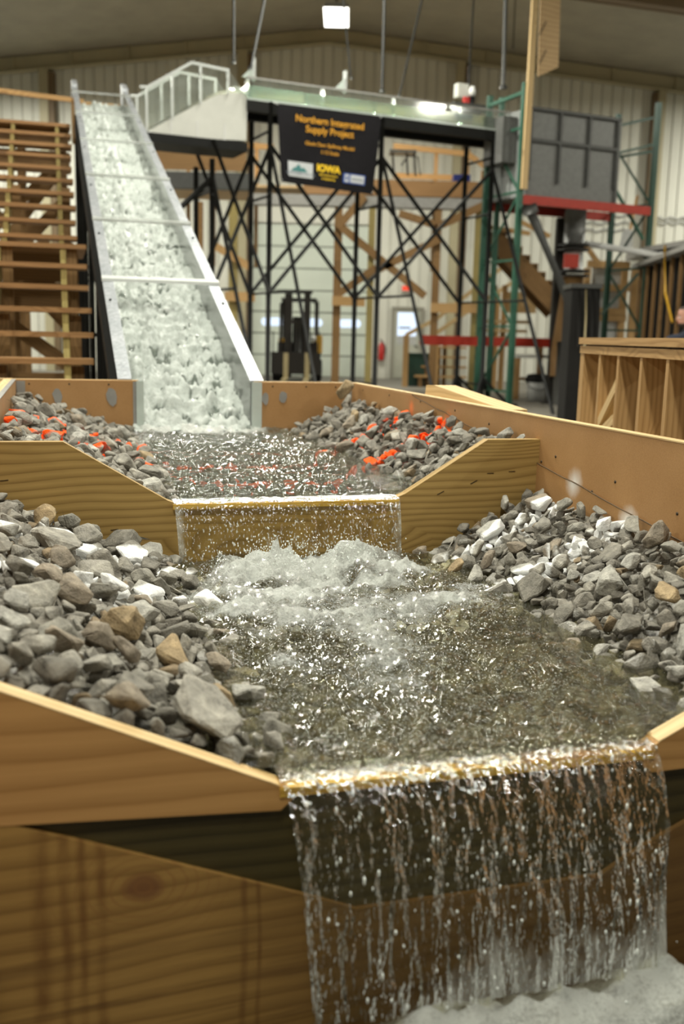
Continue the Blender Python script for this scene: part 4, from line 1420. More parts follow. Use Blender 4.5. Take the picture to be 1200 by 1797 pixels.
b_text('Northern Integrated', 0.50, 0.155, 0.153, M['gold_print'], 0.003)
b_text('Supply Project', 0.50, 0.275, 0.153, M['gold_print'], 0.003)
b_text('Glade Dam Spillway Model', 0.505, 0.455, 0.084, M['gold_print'], 0.001)
b_text('1:12 Scale', 0.505, 0.545, 0.084, M['gold_print'], 0.001)
lg = b_patch('logo_panel', 0.08, 0.335, 0.71, 0.905, M['white_print'], 0.006)
mt = MB(FL)
for (a, h, w_) in ((0.185, 0.10, 0.06), (0.235, 0.065, 0.045), (0.145, 0.055, 0.04)):
    mt.face([bpt(a - w_, 0.835, 0.009), bpt(a + w_, 0.835, 0.009), bpt(a + 0.004, 0.835 - h, 0.009)])
mt.build('mountain_print', M['teal_print'], lg)
b_text('NORTHERN WATER', 0.207, 0.862, 0.058, M['grey_print'], 0.0, ban, 0.022)
b_text('IOWA', 0.495, 0.755, 0.155, M['bright_gold'], 0.008)
b_text('IIHR Hydroscience', 0.495, 0.838, 0.044, M['bright_gold'], 0.001)
b_text('& Engineering', 0.495, 0.885, 0.044, M['bright_gold'], 0.001)
l2 = b_patch('logo_panel', 0.655, 0.895, 0.77, 0.90, M['blue_print'], 0.006)
b_patch('logo_mark', 0.672, 0.715, 0.785, 0.885, M['white_print'], 0.009, l2)
b_patch('logo_mark', 0.732, 0.882, 0.785, 0.885, M['white_print'], 0.009, l2)
b_patch('logo_mark', 0.684, 0.703, 0.81, 0.86, M['blue_print'], 0.012, l2)
for k in range(7):
    b_patch('logo_mark', 0.745 + k * 0.018, 0.757 + k * 0.018, 0.825, 0.855, M['grey_print'], 0.012, l2)
for s, t in ((0.01, 0.01), (0.99, 0.01), (0.99, 0.98), (0.01, 0.98)):
    p = bpt(s, t)
    fb().tube([(p.x, p.y - 0.01, p.z), (p.x + (0.06 if s > 0.5 else -0.06), 0.0, p.z + (0.05 if t < 0.5 else 0.12))], 0.008, 5).build('tie_cord', M['light_grey'], ban)

# ================================================================== pallet rack with the steel tank
rack = thing('pallet_rack', tuple(FL @ Vector((6.0, 0, 0))), 'green upright pallet rack with red beams under the grey tank', 'rack')
inv = FL.inverted()
RA = inv @ atz(892, 716, 0.0)
RA.z = 0
RAN = RA.y
PB = on_frame(1138, 372, FL, RAN)
RB = Vector((PB.x + 0.05, RAN, 0))
RD = 1.15
for k, (p, h, m) in enumerate(((RA, 5.75, 'green_steel'), (RB, 5.75, 'dark_green'), (RA + Vector((0, RD, 0)), 5.75, 'green_steel'), (RB + Vector((0, RD, 0)), 5.75, 'dark_green'))):
    fb().box(p.x - 0.05, p.x + 0.05, p.y - 0.04, p.y + 0.04, 0.012, h).build('upright', M[m], rack)
    fb().box(p.x - 0.09, p.x + 0.09, p.y - 0.08, p.y + 0.08, 0, 0.012).build('base_plate', M[m], rack)
for p, m in ((RA, 'green_steel'), (RB, 'dark_green')):
    for k, z in enumerate((0.3, 1.5, 2.7, 3.9, 5.0)):
        fb().bar((p.x, p.y + 0.03, z), (p.x, p.y + RD - 0.03, z), 0.04).build('strut', M[m], rack)
        if k < 4:
            za, zb_ = (z, z + 1.15) if k % 2 else (z + 1.15, z)
            fb().bar((p.x, p.y + 0.03, za), (p.x, p.y + RD - 0.03, zb_), 0.035).build('strut', M[m], rack)
BZ = PB.z
BZ = on_frame(925, 346, FL, RAN).z
for n in (RAN - 0.02, RAN + RD + 0.02):
    fb().box(RA.x + 0.05, RB.x - 0.05, n - 0.03, n + 0.03, BZ - 0.13, BZ + 0.03).build('beam', M['red_steel'], rack)
zlow = on_frame(900, 600, FL, RAN).z
q0, q1 = on_frame(848, 600, FL, RAN + RD), on_frame(998, 603, FL, RAN + RD)
fb().box(RA.x + 0.05, RB.x - 0.05, RAN + RD - 0.03, RAN + RD + 0.03, q0.z - 0.08, q0.z + 0.10).build('beam', M['red_steel'], rack)
fb().box(RA.x - 1.3, RA.x - 0.05, RAN + RD - 0.03, RAN + RD + 0.03, q0.z - 0.08, q0.z + 0.10).build('beam', M['red_steel'], rack)
rl = inv @ at(858, 300, 20.2)
fb().box(rl.x - 0.045, rl.x + 0.045, RAN + RD - 0.04, RAN + RD + 0.04, 0, 5.75).build('upright', M['green_steel'], rack)
e0, e1 = on_frame(858, 186, FL, RAN + RD), on_frame(930, 160, FL, RAN)
fb().bar(e0, (e1.x - 0.05, e1.y, e1.z), 0.06).build('strut', M['green_steel'], rack)
for (xa, ya, xb, yb) in ((1088, 220, 1145, 207), (1083, 276, 1143, 266)):
    a, b = on_frame(xa, ya, FL, RAN + 0.7), on_frame(xb, yb, FL, RAN + 0.7)
    fb().bar(a, b, 0.05).build('strut', M['dark_green'], rack)
a, b = on_frame(1078, 330, FL, RAN + 0.3), on_frame(1128, 420, FL, RAN + 0.3)
fb().bar(a, b, 0.05).build('strut', M['green_steel'], rack)
a, b = on_frame(1055, 552, FL, RAN + 0.6), on_frame(1120, 480, FL, RAN + 0.1)
fb().bar(a, b, 0.05).build('strut', M['dark_green'], rack)

tank = thing('steel_tank', tuple(FL @ Vector((5.9, 0.3, BZ))), 'large grey ribbed steel tank sitting on the red rack beams', 'tank')
T0, T1 = on_frame(922, 340, FL, RAN + 0.02).x, on_frame(1086, 205, FL, RAN + 0.02).x
TN0, TN1 = RAN + 0.02, RAN + 1.22
TZ0, TZ1 = BZ + 0.035, on_frame(940, 188, FL, RAN).z
fb().box(T0, T1, TN0, TN0 + 0.02, TZ0, TZ1).build('front_panel', M['grey_steel'], tank)
fb().box(T0, T1, TN1 - 0.02, TN1, TZ0, TZ1).build('back_panel', M['grey_steel'], tank)
fb().box(T0, T0 + 0.02, TN0 + 0.02, TN1 - 0.02, TZ0, TZ1).build('end_panel', M['grey_pale'], tank)  # end face coloured paler, the light falling on it put into the colour
fb().box(T1 - 0.02, T1, TN0 + 0.02, TN1 - 0.02, TZ0, TZ1).build('end_panel', M['grey_steel'], tank)
fb().box(T0, T1, TN0, TN1, TZ0 - 0.012, TZ0).build('floor_panel', M['grey_steel'], tank)
for k in range(4):
    a = T0 + 0.02 + (T1 - T0 - 0.04) * k / 3
    fb().box(a - 0.025, a + 0.025, TN0 - 0.05, TN0, TZ0 + 0.25, TZ1 - 0.05).build('rib', M['grey_rib'], tank)
fb().box(T0, T1, TN0 - 0.055, TN0, TZ0 + 0.93, TZ0 + 0.99).build('rib', M['grey_rib'], tank)
fb().box(T0 - 0.02, T1 + 0.03, TN0 - 0.06, TN0 + 0.03, TZ1 - 0.05, TZ1).build('rim', M['grey_rib'], tank)
fb().box(T1, T1 + 0.03, TN0 - 0.06, TN1, TZ0, TZ1).build('corner_angle', M['grey_steel'], tank)
for n in (0.2, 0.5, 0.8):
    fb().box(T0 - 0.035, T0, TN0 + n, TN0 + n + 0.03, TZ0, TZ1 - 0.1).build('rib', M['grey_pale'], tank)  # ribs carry the same painted-in lighter tone as the end face
fb().box(T0 - 0.32, T0 - 0.02, TN0 + 0.35, TN0 + 0.98, TZ0 + 0.6, TZ1 - 0.12).build('inlet_box', M['grey_steel'], tank)

# tall pine board with a plywood flag screwed to the front upright
pb = thing('pine_upright', tuple(FL @ Vector((RA.x, RA.y - 0.1, BZ))), 'tall pale pine board with a plywood panel fixed to the green upright', 'board')
p0, p1 = on_frame(919, 332, FL, RAN - 0.09), on_frame(942, -60, FL, RAN - 0.09)
fb().bar(p0, p1, 0.12, 0.05, (0, 1, 0)).build('board', M['pine_pale'], pb)
q = [on_frame(x, y, FL, RAN - 0.05) for x, y in ((943, 135), (979, 118), (985, -60), (950, -60))]
fb().prism([(p.x, p.z) for p in q], RAN - 0.06, RAN - 0.045).build('plywood_panel', M['plywood'], pb)
for (x, y) in ((946, 50), (946, 100)):
    a, b = on_frame(x, y + 12, FL, RAN - 0.10), on_frame(x + 12, y - 12, FL, RAN - 0.10)
    fb().bar(a, b, 0.012).build('hook', M['black_steel'], pb)

# camera gear on the flume end
cg = thing('survey_instrument', tuple(FL @ Vector((4.0, 0.4, ZP + 0.7))), 'white box and small lamp clamped on the flume rim', 'instrument')
a = inv @ at(810, 160, 19.6)
fb().box(a.x - 0.12, a.x + 0.10, a.y - 0.08, a.y + 0.08, a.z - 0.12, a.z + 0.12).build('case', M['white_paint'], cg)
b = inv @ at(828, 172, 19.5)
fb().tube([(b.x, b.y, b.z - 0.12), (b.x, b.y, b.z + 0.02)], 0.06).build('grip', M['dark_rubber'], cg)
fb().lathe((b.x, b.y, b.z + 0.02), [(0.001, 0.0), (0.06, 0.02), (0.07, 0.10), (0.04, 0.18), (0.001, 0.19)]).build('lens_hood', M['white_gloss'], cg)
fb().box(b.x - 0.18, b.x - 0.08, b.y - 0.05, b.y + 0.03, b.z - 0.12, b.z + 0.0).build('motor', M['red_plain'], cg)
fb().box(b.x - 0.42, b.x + 0.25, b.y - 0.1, b.y + 0.1, ZP + 0.53, b.z - 0.12).build('clamp', M['grey_rib'], cg)

# pump riser pipe and valve below the tank
pp = thing('riser_pipe', tuple(at(1005, 700, 20.2)), 'grey riser pipe with flanged valve under the tank', 'pipe')
P0, P1 = at(1012, 345, 20.2), at(1006, 440, 20.2)
MB().tube([P0, P1], 0.21, 14).build('pipe', M['grey_steel'], pp)
Pq = at(1005, 470, 20.2)
for yy in (432, 440, 478, 486):
    c = at(1006, yy, 20.2)
    MB().tube([c, c + Vector((0, 0, 0.04))], 0.31, 16).build('flange', M['mast'], pp)
MB().tube([at(1006, 442, 20.2), at(1006, 477, 20.2)], 0.19, 12).build('valve_body', M['light_grey'], pp)
c = at(1000, 458, 19.95)
MB().box(c.x - 0.12, c.x + 0.16, c.y - 0.05, c.y + 0.05, c.z - 0.13, c.z + 0.13).build('actuator', M['red_steel'], pp)
MB().tube([at(1004, 484, 20.2), at(1002, 520, 20.2), at(985, 620, 20.2), at(983, 660, 20.2)], 0.22, 12).build('elbow', M['brown_timber'], pp)
MB().tube([at(1000, 600, 20.1), Vector((at(1000, 600, 20.1).x, 20.1, 0))], 0.28, 14).build('pump_case', M['grey_rib'], pp)
cp_ = thing('steel_column', tuple(atz(968, 708, 0)), 'dark steel column standing under the tank', 'post')
cc = atz(968, 708, 0)
MB().box(cc.x - 0.12, cc.x + 0.12, cc.y - 0.1, cc.y + 0.1, 0.02, BZ - 0.16).build('shaft', M['mast'], cp_)
MB().box(cc.x - 0.2, cc.x + 0.2, cc.y - 0.18, cc.y + 0.18, 0, 0.02).build('base_plate', M['mast'], cp_)
dp = thing('drain_pipe', tuple(at(1010, 560, 18.6)), 'dark grey pipe slanting down from the tank', 'pipe')
MB().tube([at(930, 372, 18.6), at(940, 392, 18.6), at(998, 530, 18.7), at(1002, 590, 18.7)], 0.085, 10).build('pipe', M['grey_rib'], dp)
MB().tube([at(928, 360, 18.6), at(932, 376, 18.6)], 0.14, 10).build('collar', M['grey_rib'], dp)
# black equipment cabinet behind the stud frame
bc = thing('black_cabinet', tuple(atz(1030, 690, 0)), 'black equipment cabinet with hanging cables behind the pine frame', 'cabinet')
b0 = at(1026, 545, 14.0)
for part, a in (('body', (-0.19, 0.20, 0.0, 0.5, 0.0, b0.z + 0.30)),):
    m = MB().box(b0.x + a[0], b0.x + a[1], b0.y + a[2], b0.y + a[3], a[4], a[5])
    m.build(part, M['dark_rubber'], bc)
MB().box(b0.x - 0.21, b0.x + 0.22, b0.y - 0.02, b0.y + 0.52, b0.z + 0.30, b0.z + 0.36).build('lid', M['grey_rib'], bc)
for k in range(4):
    x = b0.x - 0.10 + k * 0.09
    MB().tube([(x, b0.y - 0.03, b0.z + 0.28), (x + 0.02, b0.y - 0.05, b0.z - 0.1), (x + 0.03, b0.y - 0.03, b0.z - 0.5)], 0.012, 6).build('cable', M['dark_rubber'] if k != 1 else M['fork'], bc)

# ================================================================== timber platform behind the flume
plat = thing('timber_platform', (0.8, 22.5, 0), 'raised timber platform on posts behind the scaffold', 'platform')
YP = 22.0
zz = lambda x, y, Y=YP: at(x, y, Y)
pa, pbz = zz(270, 262), zz(432, 300)
MB().box(pa.x - 0.8, zz(432, 280).x, YP - 0.04, YP, zz(430, 301).z, zz(430, 262).z).build('fascia', M['brown_timber'], plat)
r0, r1 = zz(690, 318), zz(852, 338)
MB().box(r0.x - 1.9, r1.x, YP - 0.04, YP, zz(770, 346).z, zz(770, 318).z).build('fascia', M['stair_wood'], plat)
MB().box(zz(280, 300).x - 0.8, r1.x + 0.2, YP, YP + 2.2, zz(770, 332).z - 0.05, zz(770, 332).z).build('deck', M['plywood'], plat)
MB().box(zz(440, 300).x, r1.x, YP - 0.02, YP + 0.3, zz(770, 366).z, zz(770, 347).z).build('girder', M['grey_tarp'], plat)
MB().box(zz(440, 300).x - 2.4, zz(440, 300).x, YP - 0.02, YP + 0.3, zz(350, 330).z, zz(350, 302).z).build('girder', M['grey_rib'], plat)
for k, (px, wd_, m) in enumerate(((590, 0.17, 'brown_timber'), (648, 0.14, 'treated'), (762, 0.15, 'brown_timber'), (833, 0.15, 'treated'), (408, 0.18, 'treated'), (350, 0.12, 'brown_timber'))):
    x = zz(px, 560).x
    MB().box(x - wd_ / 2, x + wd_ / 2, YP + 0.02, YP + 0.16, 0, zz(px, 345).z - 0.1).build('post', M[m], plat)
for (xa, ya, xb, yb, m) in ((588, 520, 660, 470, 'brown_timber'), (600, 400, 745, 520, 'brown_timber'), (660, 475, 770, 420, 'brown_timber'), (375, 430, 440, 470, 'pine'), (640, 345, 592, 400, 'brown_timber'), (700, 375, 762, 395, 'brown_timber'), (850, 360, 775, 395, 'brown_timber')):
    MB().bar(zz(xa, ya) - Vector((0, 0.06, 0)), zz(xb, yb) - Vector((0, 0.06, 0)), 0.05, 0.16).build('brace', M[m], plat)
for (xa, ya, xb, yb) in ((583, 528, 640, 530), (395, 520, 448, 522), (755, 540, 835, 542)):
    MB().bar(zz(xa, ya) - Vector((0, 0.1, 0)), zz(xb, yb) - Vector((0, 0.1, 0)), 0.05, 0.20).build('tie_beam', M['pine'], plat)
YR = YP + 2.1
for (xa, ya, xb, yb) in ((280, 248, 480, 258), (690, 256, 820, 270), (820, 270, 862, 300), (690, 308, 800, 312)):
    MB().bar(at(xa, ya, YR), at(xb, yb, YR), 0.05, 0.12).build('guard_rail', M['pine'], plat)
for px in (330, 375, 450, 765, 820):
    x = at(px, 290, YR).x
    MB().box(x - 0.04, x + 0.04, YR, YR + 0.06, 2.8, at(px, 250 if px < 600 else 262, YR).z).build('rail_post', M['pine'], plat)
# table, blue crate and fan on the platform
tb = thing('folding_table', tuple(at(710, 312, 22.8)), 'small dark folding table on the timber platform', 'table')
c = at(712, 268, 22.8)
zf_ = at(712, 311, 22.8).z
MB().box(c.x - 0.36, c.x + 0.22, c.y - 0.25, c.y + 0.25, c.z - 0.03, c.z + 0.02).build('top', M['grey_rib'], tb)
for dx in (-0.3, 0.0, 0.17):
    MB().tube([(c.x + dx, c.y - 0.2, c.z - 0.03), (c.x + dx + 0.05, c.y - 0.22, zf_)], 0.022, 6).build('leg', M['mast'], tb)
MB().tube([(c.x - 0.1, c.y - 0.21, c.z - 0.3), (c.x + 0.05, c.y - 0.21, c.z - 0.1), (c.x + 0.25, c.y - 0.21, c.z - 0.12), (c.x + 0.32, c.y - 0.21, c.z - 0.5)], 0.018, 6).build('brace', M['mast'], tb)
cr = thing('blue_crate', tuple(at(810, 322, 22.2)), 'dark blue plastic crate on the timber platform edge', 'crate')
c = at(809, 315, 22.2)
for a in ((-0.18, 0.18, -0.15, -0.13, -0.11, 0.08), (-0.18, 0.18, 0.13, 0.15, -0.11, 0.08), (-0.18, -0.16, -0.13, 0.13, -0.11, 0.08), (0.16, 0.18, -0.13, 0.13, -0.11, 0.08), (-0.18, 0.18, -0.15, 0.15, -0.12, -0.11)):
    MB().box(c.x + a[0], c.x + a[1], c.y + a[2], c.y + a[3], c.z + a[4], c.z + a[5]).build('panel', M['blue_plastic'], cr)
MB().box(c.x + 0.02, c.x + 0.07, c.y - 0.155, c.y - 0.15, c.z - 0.05, c.z + 0.0).build('mark', M['white_print'], cr)

# far staircase seen from below, and steps with handrails
fs = thing('dark_staircase', tuple(at(930, 600, 23)), 'dark timber staircase seen from beneath behind the green rack', 'staircase')
YS = 23.5
sa, sb = at(862, 412, YS), at(985, 545, YS)
for dy in (0.0, 1.0):
    MB().bar(sa + Vector((0, dy, 0)), sb + Vector((0, dy, 0)), 0.05, 0.42).build('stringer', M['brown_timber'], fs)
for k in range(9):
    p = sa.lerp(sb, (k + 0.5) / 9)
    MB().box(p.x - 0.02, p.x + 0.26, YS + 0.02, YS + 1.0, p.z + 0.18, p.z + 0.22).build('tread', M['brown_timber'], fs)
    MB().box(p.x + 0.24, p.x + 0.26, YS + 0.02, YS + 1.0, p.z - 0.02, p.z + 0.18).build('riser', M['brown_timber'], fs)
for (xa, ya, xb, yb) in ((850, 300, 850, 660), (985, 545, 985, 690)):
    a, b = at(xa, ya, YS), at(xb, yb, YS)
    MB().box(a.x - 0.07, a.x + 0.07, YS - 0.05, YS + 0.05, 0, a.z).build('post', M['brown_timber'], fs)
for (xa, ya, xb, yb) in ((852, 398, 930, 410), (905, 385, 965, 415)):
    MB().bar(at(xa, ya, YS - 0.1), at(xb, yb, YS - 0.1), 0.04, 0.10).build('rail', M['pine'], fs)

ws = thing('pine_steps', tuple(atz(770, 672, 0)), 'pale pine steps with sloping handrails under the platform', 'staircase')
YW = 26.0
for k in range(5):
    a = at(752 - 4 * 0 + k * 9, 659 - k * 17, YW + 0.25 * k)
    b = at(812, 659 - k * 17, YW + 0.25 * k)
    MB().box(at(728 + k * 12, 650, YW).x, b.x + 0.1, YW + 0.25 * k, YW + 0.25 * k + 0.28, a.z - 0.05, a.z).build('tread', M['pine'], ws)
    MB().box(at(728 + k * 12, 650, YW).x + 0.1, at(728 + k * 12, 650, YW).x + 0.2, YW + 0.25 * k + 0.04, YW + 0.25 * k + 0.2, 0.0, a.z - 0.05).build('support', M['brown_timber'], ws)
for (xa, ya, xb, yb) in ((712, 588, 765, 560), (765, 560, 880, 470), (765, 585, 818, 548), (818, 548, 905, 492)):
    MB().bar(at(xa, ya, YW), at(xb, yb, YW), 0.06, 0.10).build('handrail', M['pine_pale'], ws)
for (px, ya) in ((713, 588), (873, 515), (766, 590)):
    a = at(px, ya, YW)
    MB().box(a.x - 0.07, a.x + 0.07, YW - 0.05, YW + 0.05, 0, a.z).build('post', M['pine'], ws)
up_ = thing('pine_landing', tuple(at(900, 640, 24.5)), 'pale pine landing and treads behind the lower red beam', 'landing')
for (xa, xb, ya) in ((852, 931, 561), (850, 925, 577), (850, 903, 590)):
    a, b = at(xa, ya, 24.5), at(xb, ya, 24.5)
    MB().box(a.x, b.x, 24.5, 24.8, a.z - 0.07, a.z).build('tread', M['pine_pale'], up_)
for px in (870, 888, 868):
    a = at(px, 500, 24.7)
    MB().box(a.x - 0.06, a.x + 0.06, 24.82, 24.9, 0.0, a.z).build('post', M['pine'], up_)
a, b = at(888, 548, 24.6), at(945, 540, 24.6)
MB().box(a.x, b.x, 24.95, 25.0, a.z, a.z + 0.5).build('panel', M['pine_pale'], up_)
gb = thing('green_bin', tuple(atz(733, 668, 0)), 'dark green bin under the pine handrail', 'bin')
c = at(733, 640, 26.4)
MB().prism([(c.x - 0.24, 0.0), (c.x + 0.24, 0.0), (c.x + 0.28, c.z + 0.25), (c.x - 0.28, c.z + 0.25)], 26.3, 26.8).build('body', M['dark_green'], gb)
MB().box(c.x - 0.30, c.x + 0.30, 26.28, 26.82, c.z + 0.25, c.z + 0.30).build('lid', M['dark_green'], gb)
# bench, bucket and bottle under the rack
wb = thing('work_bench', tuple(atz(955, 700, 0)), 'pale topped work bench under the lower red beam', 'bench')
YK = 21.5
a, b = at(905, 622, YK), at(1000, 626, YK)
MB().box(a.x, b.x, YK, YK + 0.8, a.z - 0.07, a.z).build('top', M['white_paint'], wb)
for px in (908, 1000):
    x = at(px, 650, YK).x
    MB().box(x - 0.06, x + 0.06, YK + 0.02, YK + 0.12, 0, a.z - 0.07).build('leg', M['pine'], wb)
MB().box(a.x, b.x, YK + 0.1, YK + 0.7, a.z - 0.55, a.z - 0.50).build('shelf', M['brown_timber'], wb)
bk = thing('bucket', tuple(atz(942, 692, 0)), 'pale plastic bucket with a dark bag on the floor under the bench', 'bucket')
c = at(942, 690, YK - 0.4)
MB().lathe((c.x, c.y, 0.0), [(0.001, 0.01), (0.20, 0.01), (0.25, 0.48), (0.24, 0.48), (0.19, 0.03), (0.001, 0.03)]).build('pail', M['light_grey'], bk)
MB().lathe((c.x, c.y, 0.40), [(0.255, 0.0), (0.27, 0.06), (0.22, 0.15), (0.12, 0.17), (0.001, 0.14)]).build('bag', M['dark_rubber'], bk)
MB().tube([(c.x - 0.25, c.y, 0.44), (c.x - 0.2, c.y - 0.2, 0.3), (c.x, c.y - 0.28, 0.24), (c.x + 0.2, c.y - 0.2, 0.3), (c.x + 0.25, c.y, 0.44)], 0.008, 5).build('bail', M['mast'], bk)
bt = thing('spray_bottle', tuple(at(969, 594, YK)), 'small green bottle standing beside the dark column', 'bottle')
c = at(969, 596, YK - 0.2)
MB().lathe((c.x, c.y, c.z), [(0.001, 0), (0.07, 0), (0.07, 0.2), (0.03, 0.27), (0.03, 0.31), (0.001, 0.31)], 10).build('body', M['green_plastic'], bt)
MB().lathe((c.x, c.y, c.z + 0.31), [(0.035, 0), (0.035, 0.05), (0.001, 0.05)], 10).build('cap', M['white_gloss'], bt)
sh = thing('bottle_shelf', tuple(at(969, 640, YK)), 'narrow board holding the green bottle under the tank', 'shelf')
MB().box(c.x - 0.3, c.x + 0.2, c.y - 0.12, c.y + 0.12, c.z - 0.04, c.z).build('board', M['pine'], sh)
MB().box(c.x - 0.28, c.x - 0.2, c.y - 0.1, c.y + 0.1, 0, c.z - 0.04).build('leg', M['brown_timber'], sh)
MB().box(c.x + 0.1, c.x + 0.18, c.y - 0.1, c.y + 0.1, 0, c.z - 0.04).build('leg', M['brown_timber'], sh)

# ================================================================== forklift
fk = thing('forklift', tuple(atz(528, 668, 0)), 'dark forklift parked in front of the pale overhead door', 'forklift')
YF = 27.2
G = lambda x, y, Y=YF: at(x, y, Y)
for px0, px1 in ((500, 513), (534, 545)):
    a, b = G(px0, 515), G(px1, 515)
    MB().box(a.x, b.x, YF, YF + 0.15, 0.12, a.z).build('mast_rail', M['mast'], fk)
a, b = G(500, 513), G(545, 513)
MB().box(a.x - 0.03, b.x + 0.05, YF - 0.02, YF + 0.17, a.z - 0.02, a.z + 0.06).build('mast_cross', M['mast'], fk)
MB().box(a.x, b.x, YF + 0.02, YF + 0.12, 1.55, 1.65).build('mast_cross', M['mast'], fk)
for px in (520, 527):
    c = G(px, 560)
    MB().tube([(c.x, YF + 0.05, 0.5), (c.x, YF + 0.05, c.z)], 0.045, 8).build('lift_cylinder', M['grey_rib'], fk)
a, b = G(476, 617), G(562, 659)
MB().box(a.x, b.x, YF - 0.10, YF - 0.02, b.z + 0.02, a.z).build('carriage', M['mast'], fk)
for k in range(7):
    x = a.x + 0.05 + (b.x - a.x - 0.1) * k / 6
    MB().box(x - 0.015, x + 0.015, YF - 0.06, YF - 0.03, a.z, a.z + 0.55).build('backrest_bar', M['mast'], fk)
for px in (502, 539):
    c = G(px, 640)
    MB().box(c.x - 0.065, c.x + 0.065, YF - 0.16, YF - 0.10, 0.10, G(px, 619).z).build('fork_shank', M['fork'], fk)
    MB().box(c.x - 0.065, c.x + 0.065, YF - 1.15, YF - 0.10, 0.06, 0.11).build('fork_blade', M['fork'], fk)
MB().box(a.x + 0.15, b.x - 0.1, YF + 0.3, YF + 2.2, 0.35, 1.05).build('body', M['mast'], fk)
c = G(556, 605)
MB().box(c.x - 0.12, c.x + 0.10, YF + 0.6, YF + 2.2, 0.75, 1.25).build('side_cowl', M['yellow'], fk)
MB().box(a.x + 0.15, a.x + 0.35, YF + 0.6, YF + 2.2, 0.75, 1.15).build('side_cowl', M['yellow'], fk)
gt = G(500, 524).z
for x in (a.x + 0.22, b.x - 0.16):
    MB().tube([(x, YF + 0.4, 1.0), (x, YF + 0.45, gt - 0.12), (x + (0.1 if x < -1 else -0.1), YF + 0.5, gt)], 0.04, 8).build('guard_post', M['mast'], fk)
    MB().tube([(x, YF + 1.8, 1.0), (x, YF + 1.7, gt)], 0.04, 8).build('guard_post', M['mast'], fk)
MB().box(a.x + 0.22, b.x - 0.16, YF + 0.45, YF + 1.8, gt - 0.03, gt + 0.04).build('guard_roof', M['mast'], fk)
for x in (a.x + 0.12, b.x - 0.12):
    for y in (YF + 0.45, YF + 1.9):
        MB().tube([(x - 0.11, y, 0.28), (x + 0.11, y, 0.28)], 0.28, 16).build('wheel', M['dark_rubber'], fk)
c = G(549, 594)
MB().lathe((c.x, YF + 0.3, c.z - 0.08), [(0.001, 0), (0.07, 0.02), (0.08, 0.1), (0.05, 0.15), (0.001, 0.16)], 10).build('headlamp', M['white_gloss'], fk)
MB().box(a.x + 0.5, b.x - 0.4, YF + 1.2, YF + 1.7, 1.05, 1.75).build('seat', M['dark_rubber'], fk)
MB().tube([(G(528, 560).x - 0.1, YF + 0.7, 1.5), (G(528, 560).x + 0.1, YF + 0.7, 1.55), (G(528, 560).x + 0.2, YF + 0.72, 1.45)], 0.025, 6).build('steering_wheel', M['dark_rubber'], fk)

# ================================================================== right side: pine frame, stud wall, slab, person
fr_ = thing('stud_partition', (1.42, 4.6, 0), 'open pine stud frame standing beside the channel at the right', 'frame')
FX, FY0 = 1.31, 5.60
FZ = at(1008, 592, FY0).z
DEP = 0.27
ylist = [FY0] + [FX / t_ for t_ in (0.2514, 0.2697, 0.2926, 0.3189)] + [3.70, 3.30, 2.9]
for k, y in enumerate(ylist):
    wd_ = 0.085 if k == 0 else 0.038
    MB().box(FX, FX + DEP, y - wd_ / 2, y + wd_ / 2, 0.04, FZ - 0.085).build('stud', M['pine'], fr_)
MB().box(FX - 0.004, FX + DEP, 2.7, FY0 + 0.045, FZ - 0.085, FZ - 0.045).build('top_plate', M['pine'], fr_)
mtp = MB()
mtp.box(FX - 0.012, FX + DEP + 0.01, 2.7, FY0 + 0.05, FZ - 0.036, FZ)
mtp.build('top_plate', M['pine'], fr_)
MB().box(FX, FX + DEP, 2.7, FY0 + 0.045, 0.0, 0.04).build('sole_plate', M['pine'], fr_)
MB().box(FX + 0.02, FX + DEP, 2.7, FY0, FZ - 0.046, FZ - 0.034).build('packing_strip', M['brown_timber'], fr_)
dq = lambda x, y: at(x, y, FX * 1.0 / ((x - 600) / 1750.0) * 1.0)
for (y0, z0, y1, z1) in ((5.35, 0.72, 4.86, 1.07), (5.38, 0.70, 4.90, 0.88), (4.45, 0.66, 4.13, 0.83)):
    MB().bar((FX + 0.05, y0, z0), (FX + 0.05, y1, z1), 0.05, 0.09, (1, 0, 0)).build('diagonal_brace', M['pine_pale'], fr_)

sw = thing('timber_stud_wall', (6.0, 18.0, 0), 'tall dark sheathed stud wall at the right edge', 'stud_wall')  # stud wall: shallow studs over dark sheathing
A0, A1 = at(1112, 466, 20.6), at(1250, 412, 14.8)
zt_ = A0.z
A1 = Vector((A1.x, A1.y, 0)); A0 = Vector((A0.x, A0.y, 0))
dr = (A1 - A0).normalized()
nr = Vector((-dr.y, dr.x, 0))
if nr.x < 0: nr = -nr
L_ = (A1 - A0).length
MB().hexa((A0 + A1) / 2 + nr * 0.22 + Vector((0, 0, zt_ / 2)), (dr * (L_ / 2), nr * 0.01, Vector((0, 0, zt_ / 2)))).build('sheathing', M['dark_rubber'], sw)
for k in range(9):
    p = A0 + dr * (L_ * (k + 0.2) / 8.5) + nr * 0.12
    MB().bar(p + Vector((0, 0, 0.04)), p + Vector((0, 0, zt_ - 0.06)), 0.09, 0.05, tuple(nr)).build('stud', M['brown_timber'], sw)
MB().hexa((A0 + A1) / 2 + nr * 0.08 + Vector((0, 0, zt_ - 0.02)), (dr * (L_ / 2), nr * 0.12, Vector((0, 0, 0.04)))).build('top_plate', M['grey_tarp'], sw)
MB().tube([A0 + dr * (L_ * 0.55) + Vector((-0.1, 0, zt_ + 0.1)), A0 + dr * (L_ * 0.60) + Vector((-0.1, 0, zt_ - 0.7)), A0 + dr * (L_ * 0.72) + Vector((-0.1, 0, 1.6))], 0.022, 6).build('yellow_cord', M['yellow'], sw)
gs = thing('grey_slab', tuple(at(1170, 425, 19.0)), 'flat grey sheet lying on top of the stud wall', 'sheet')
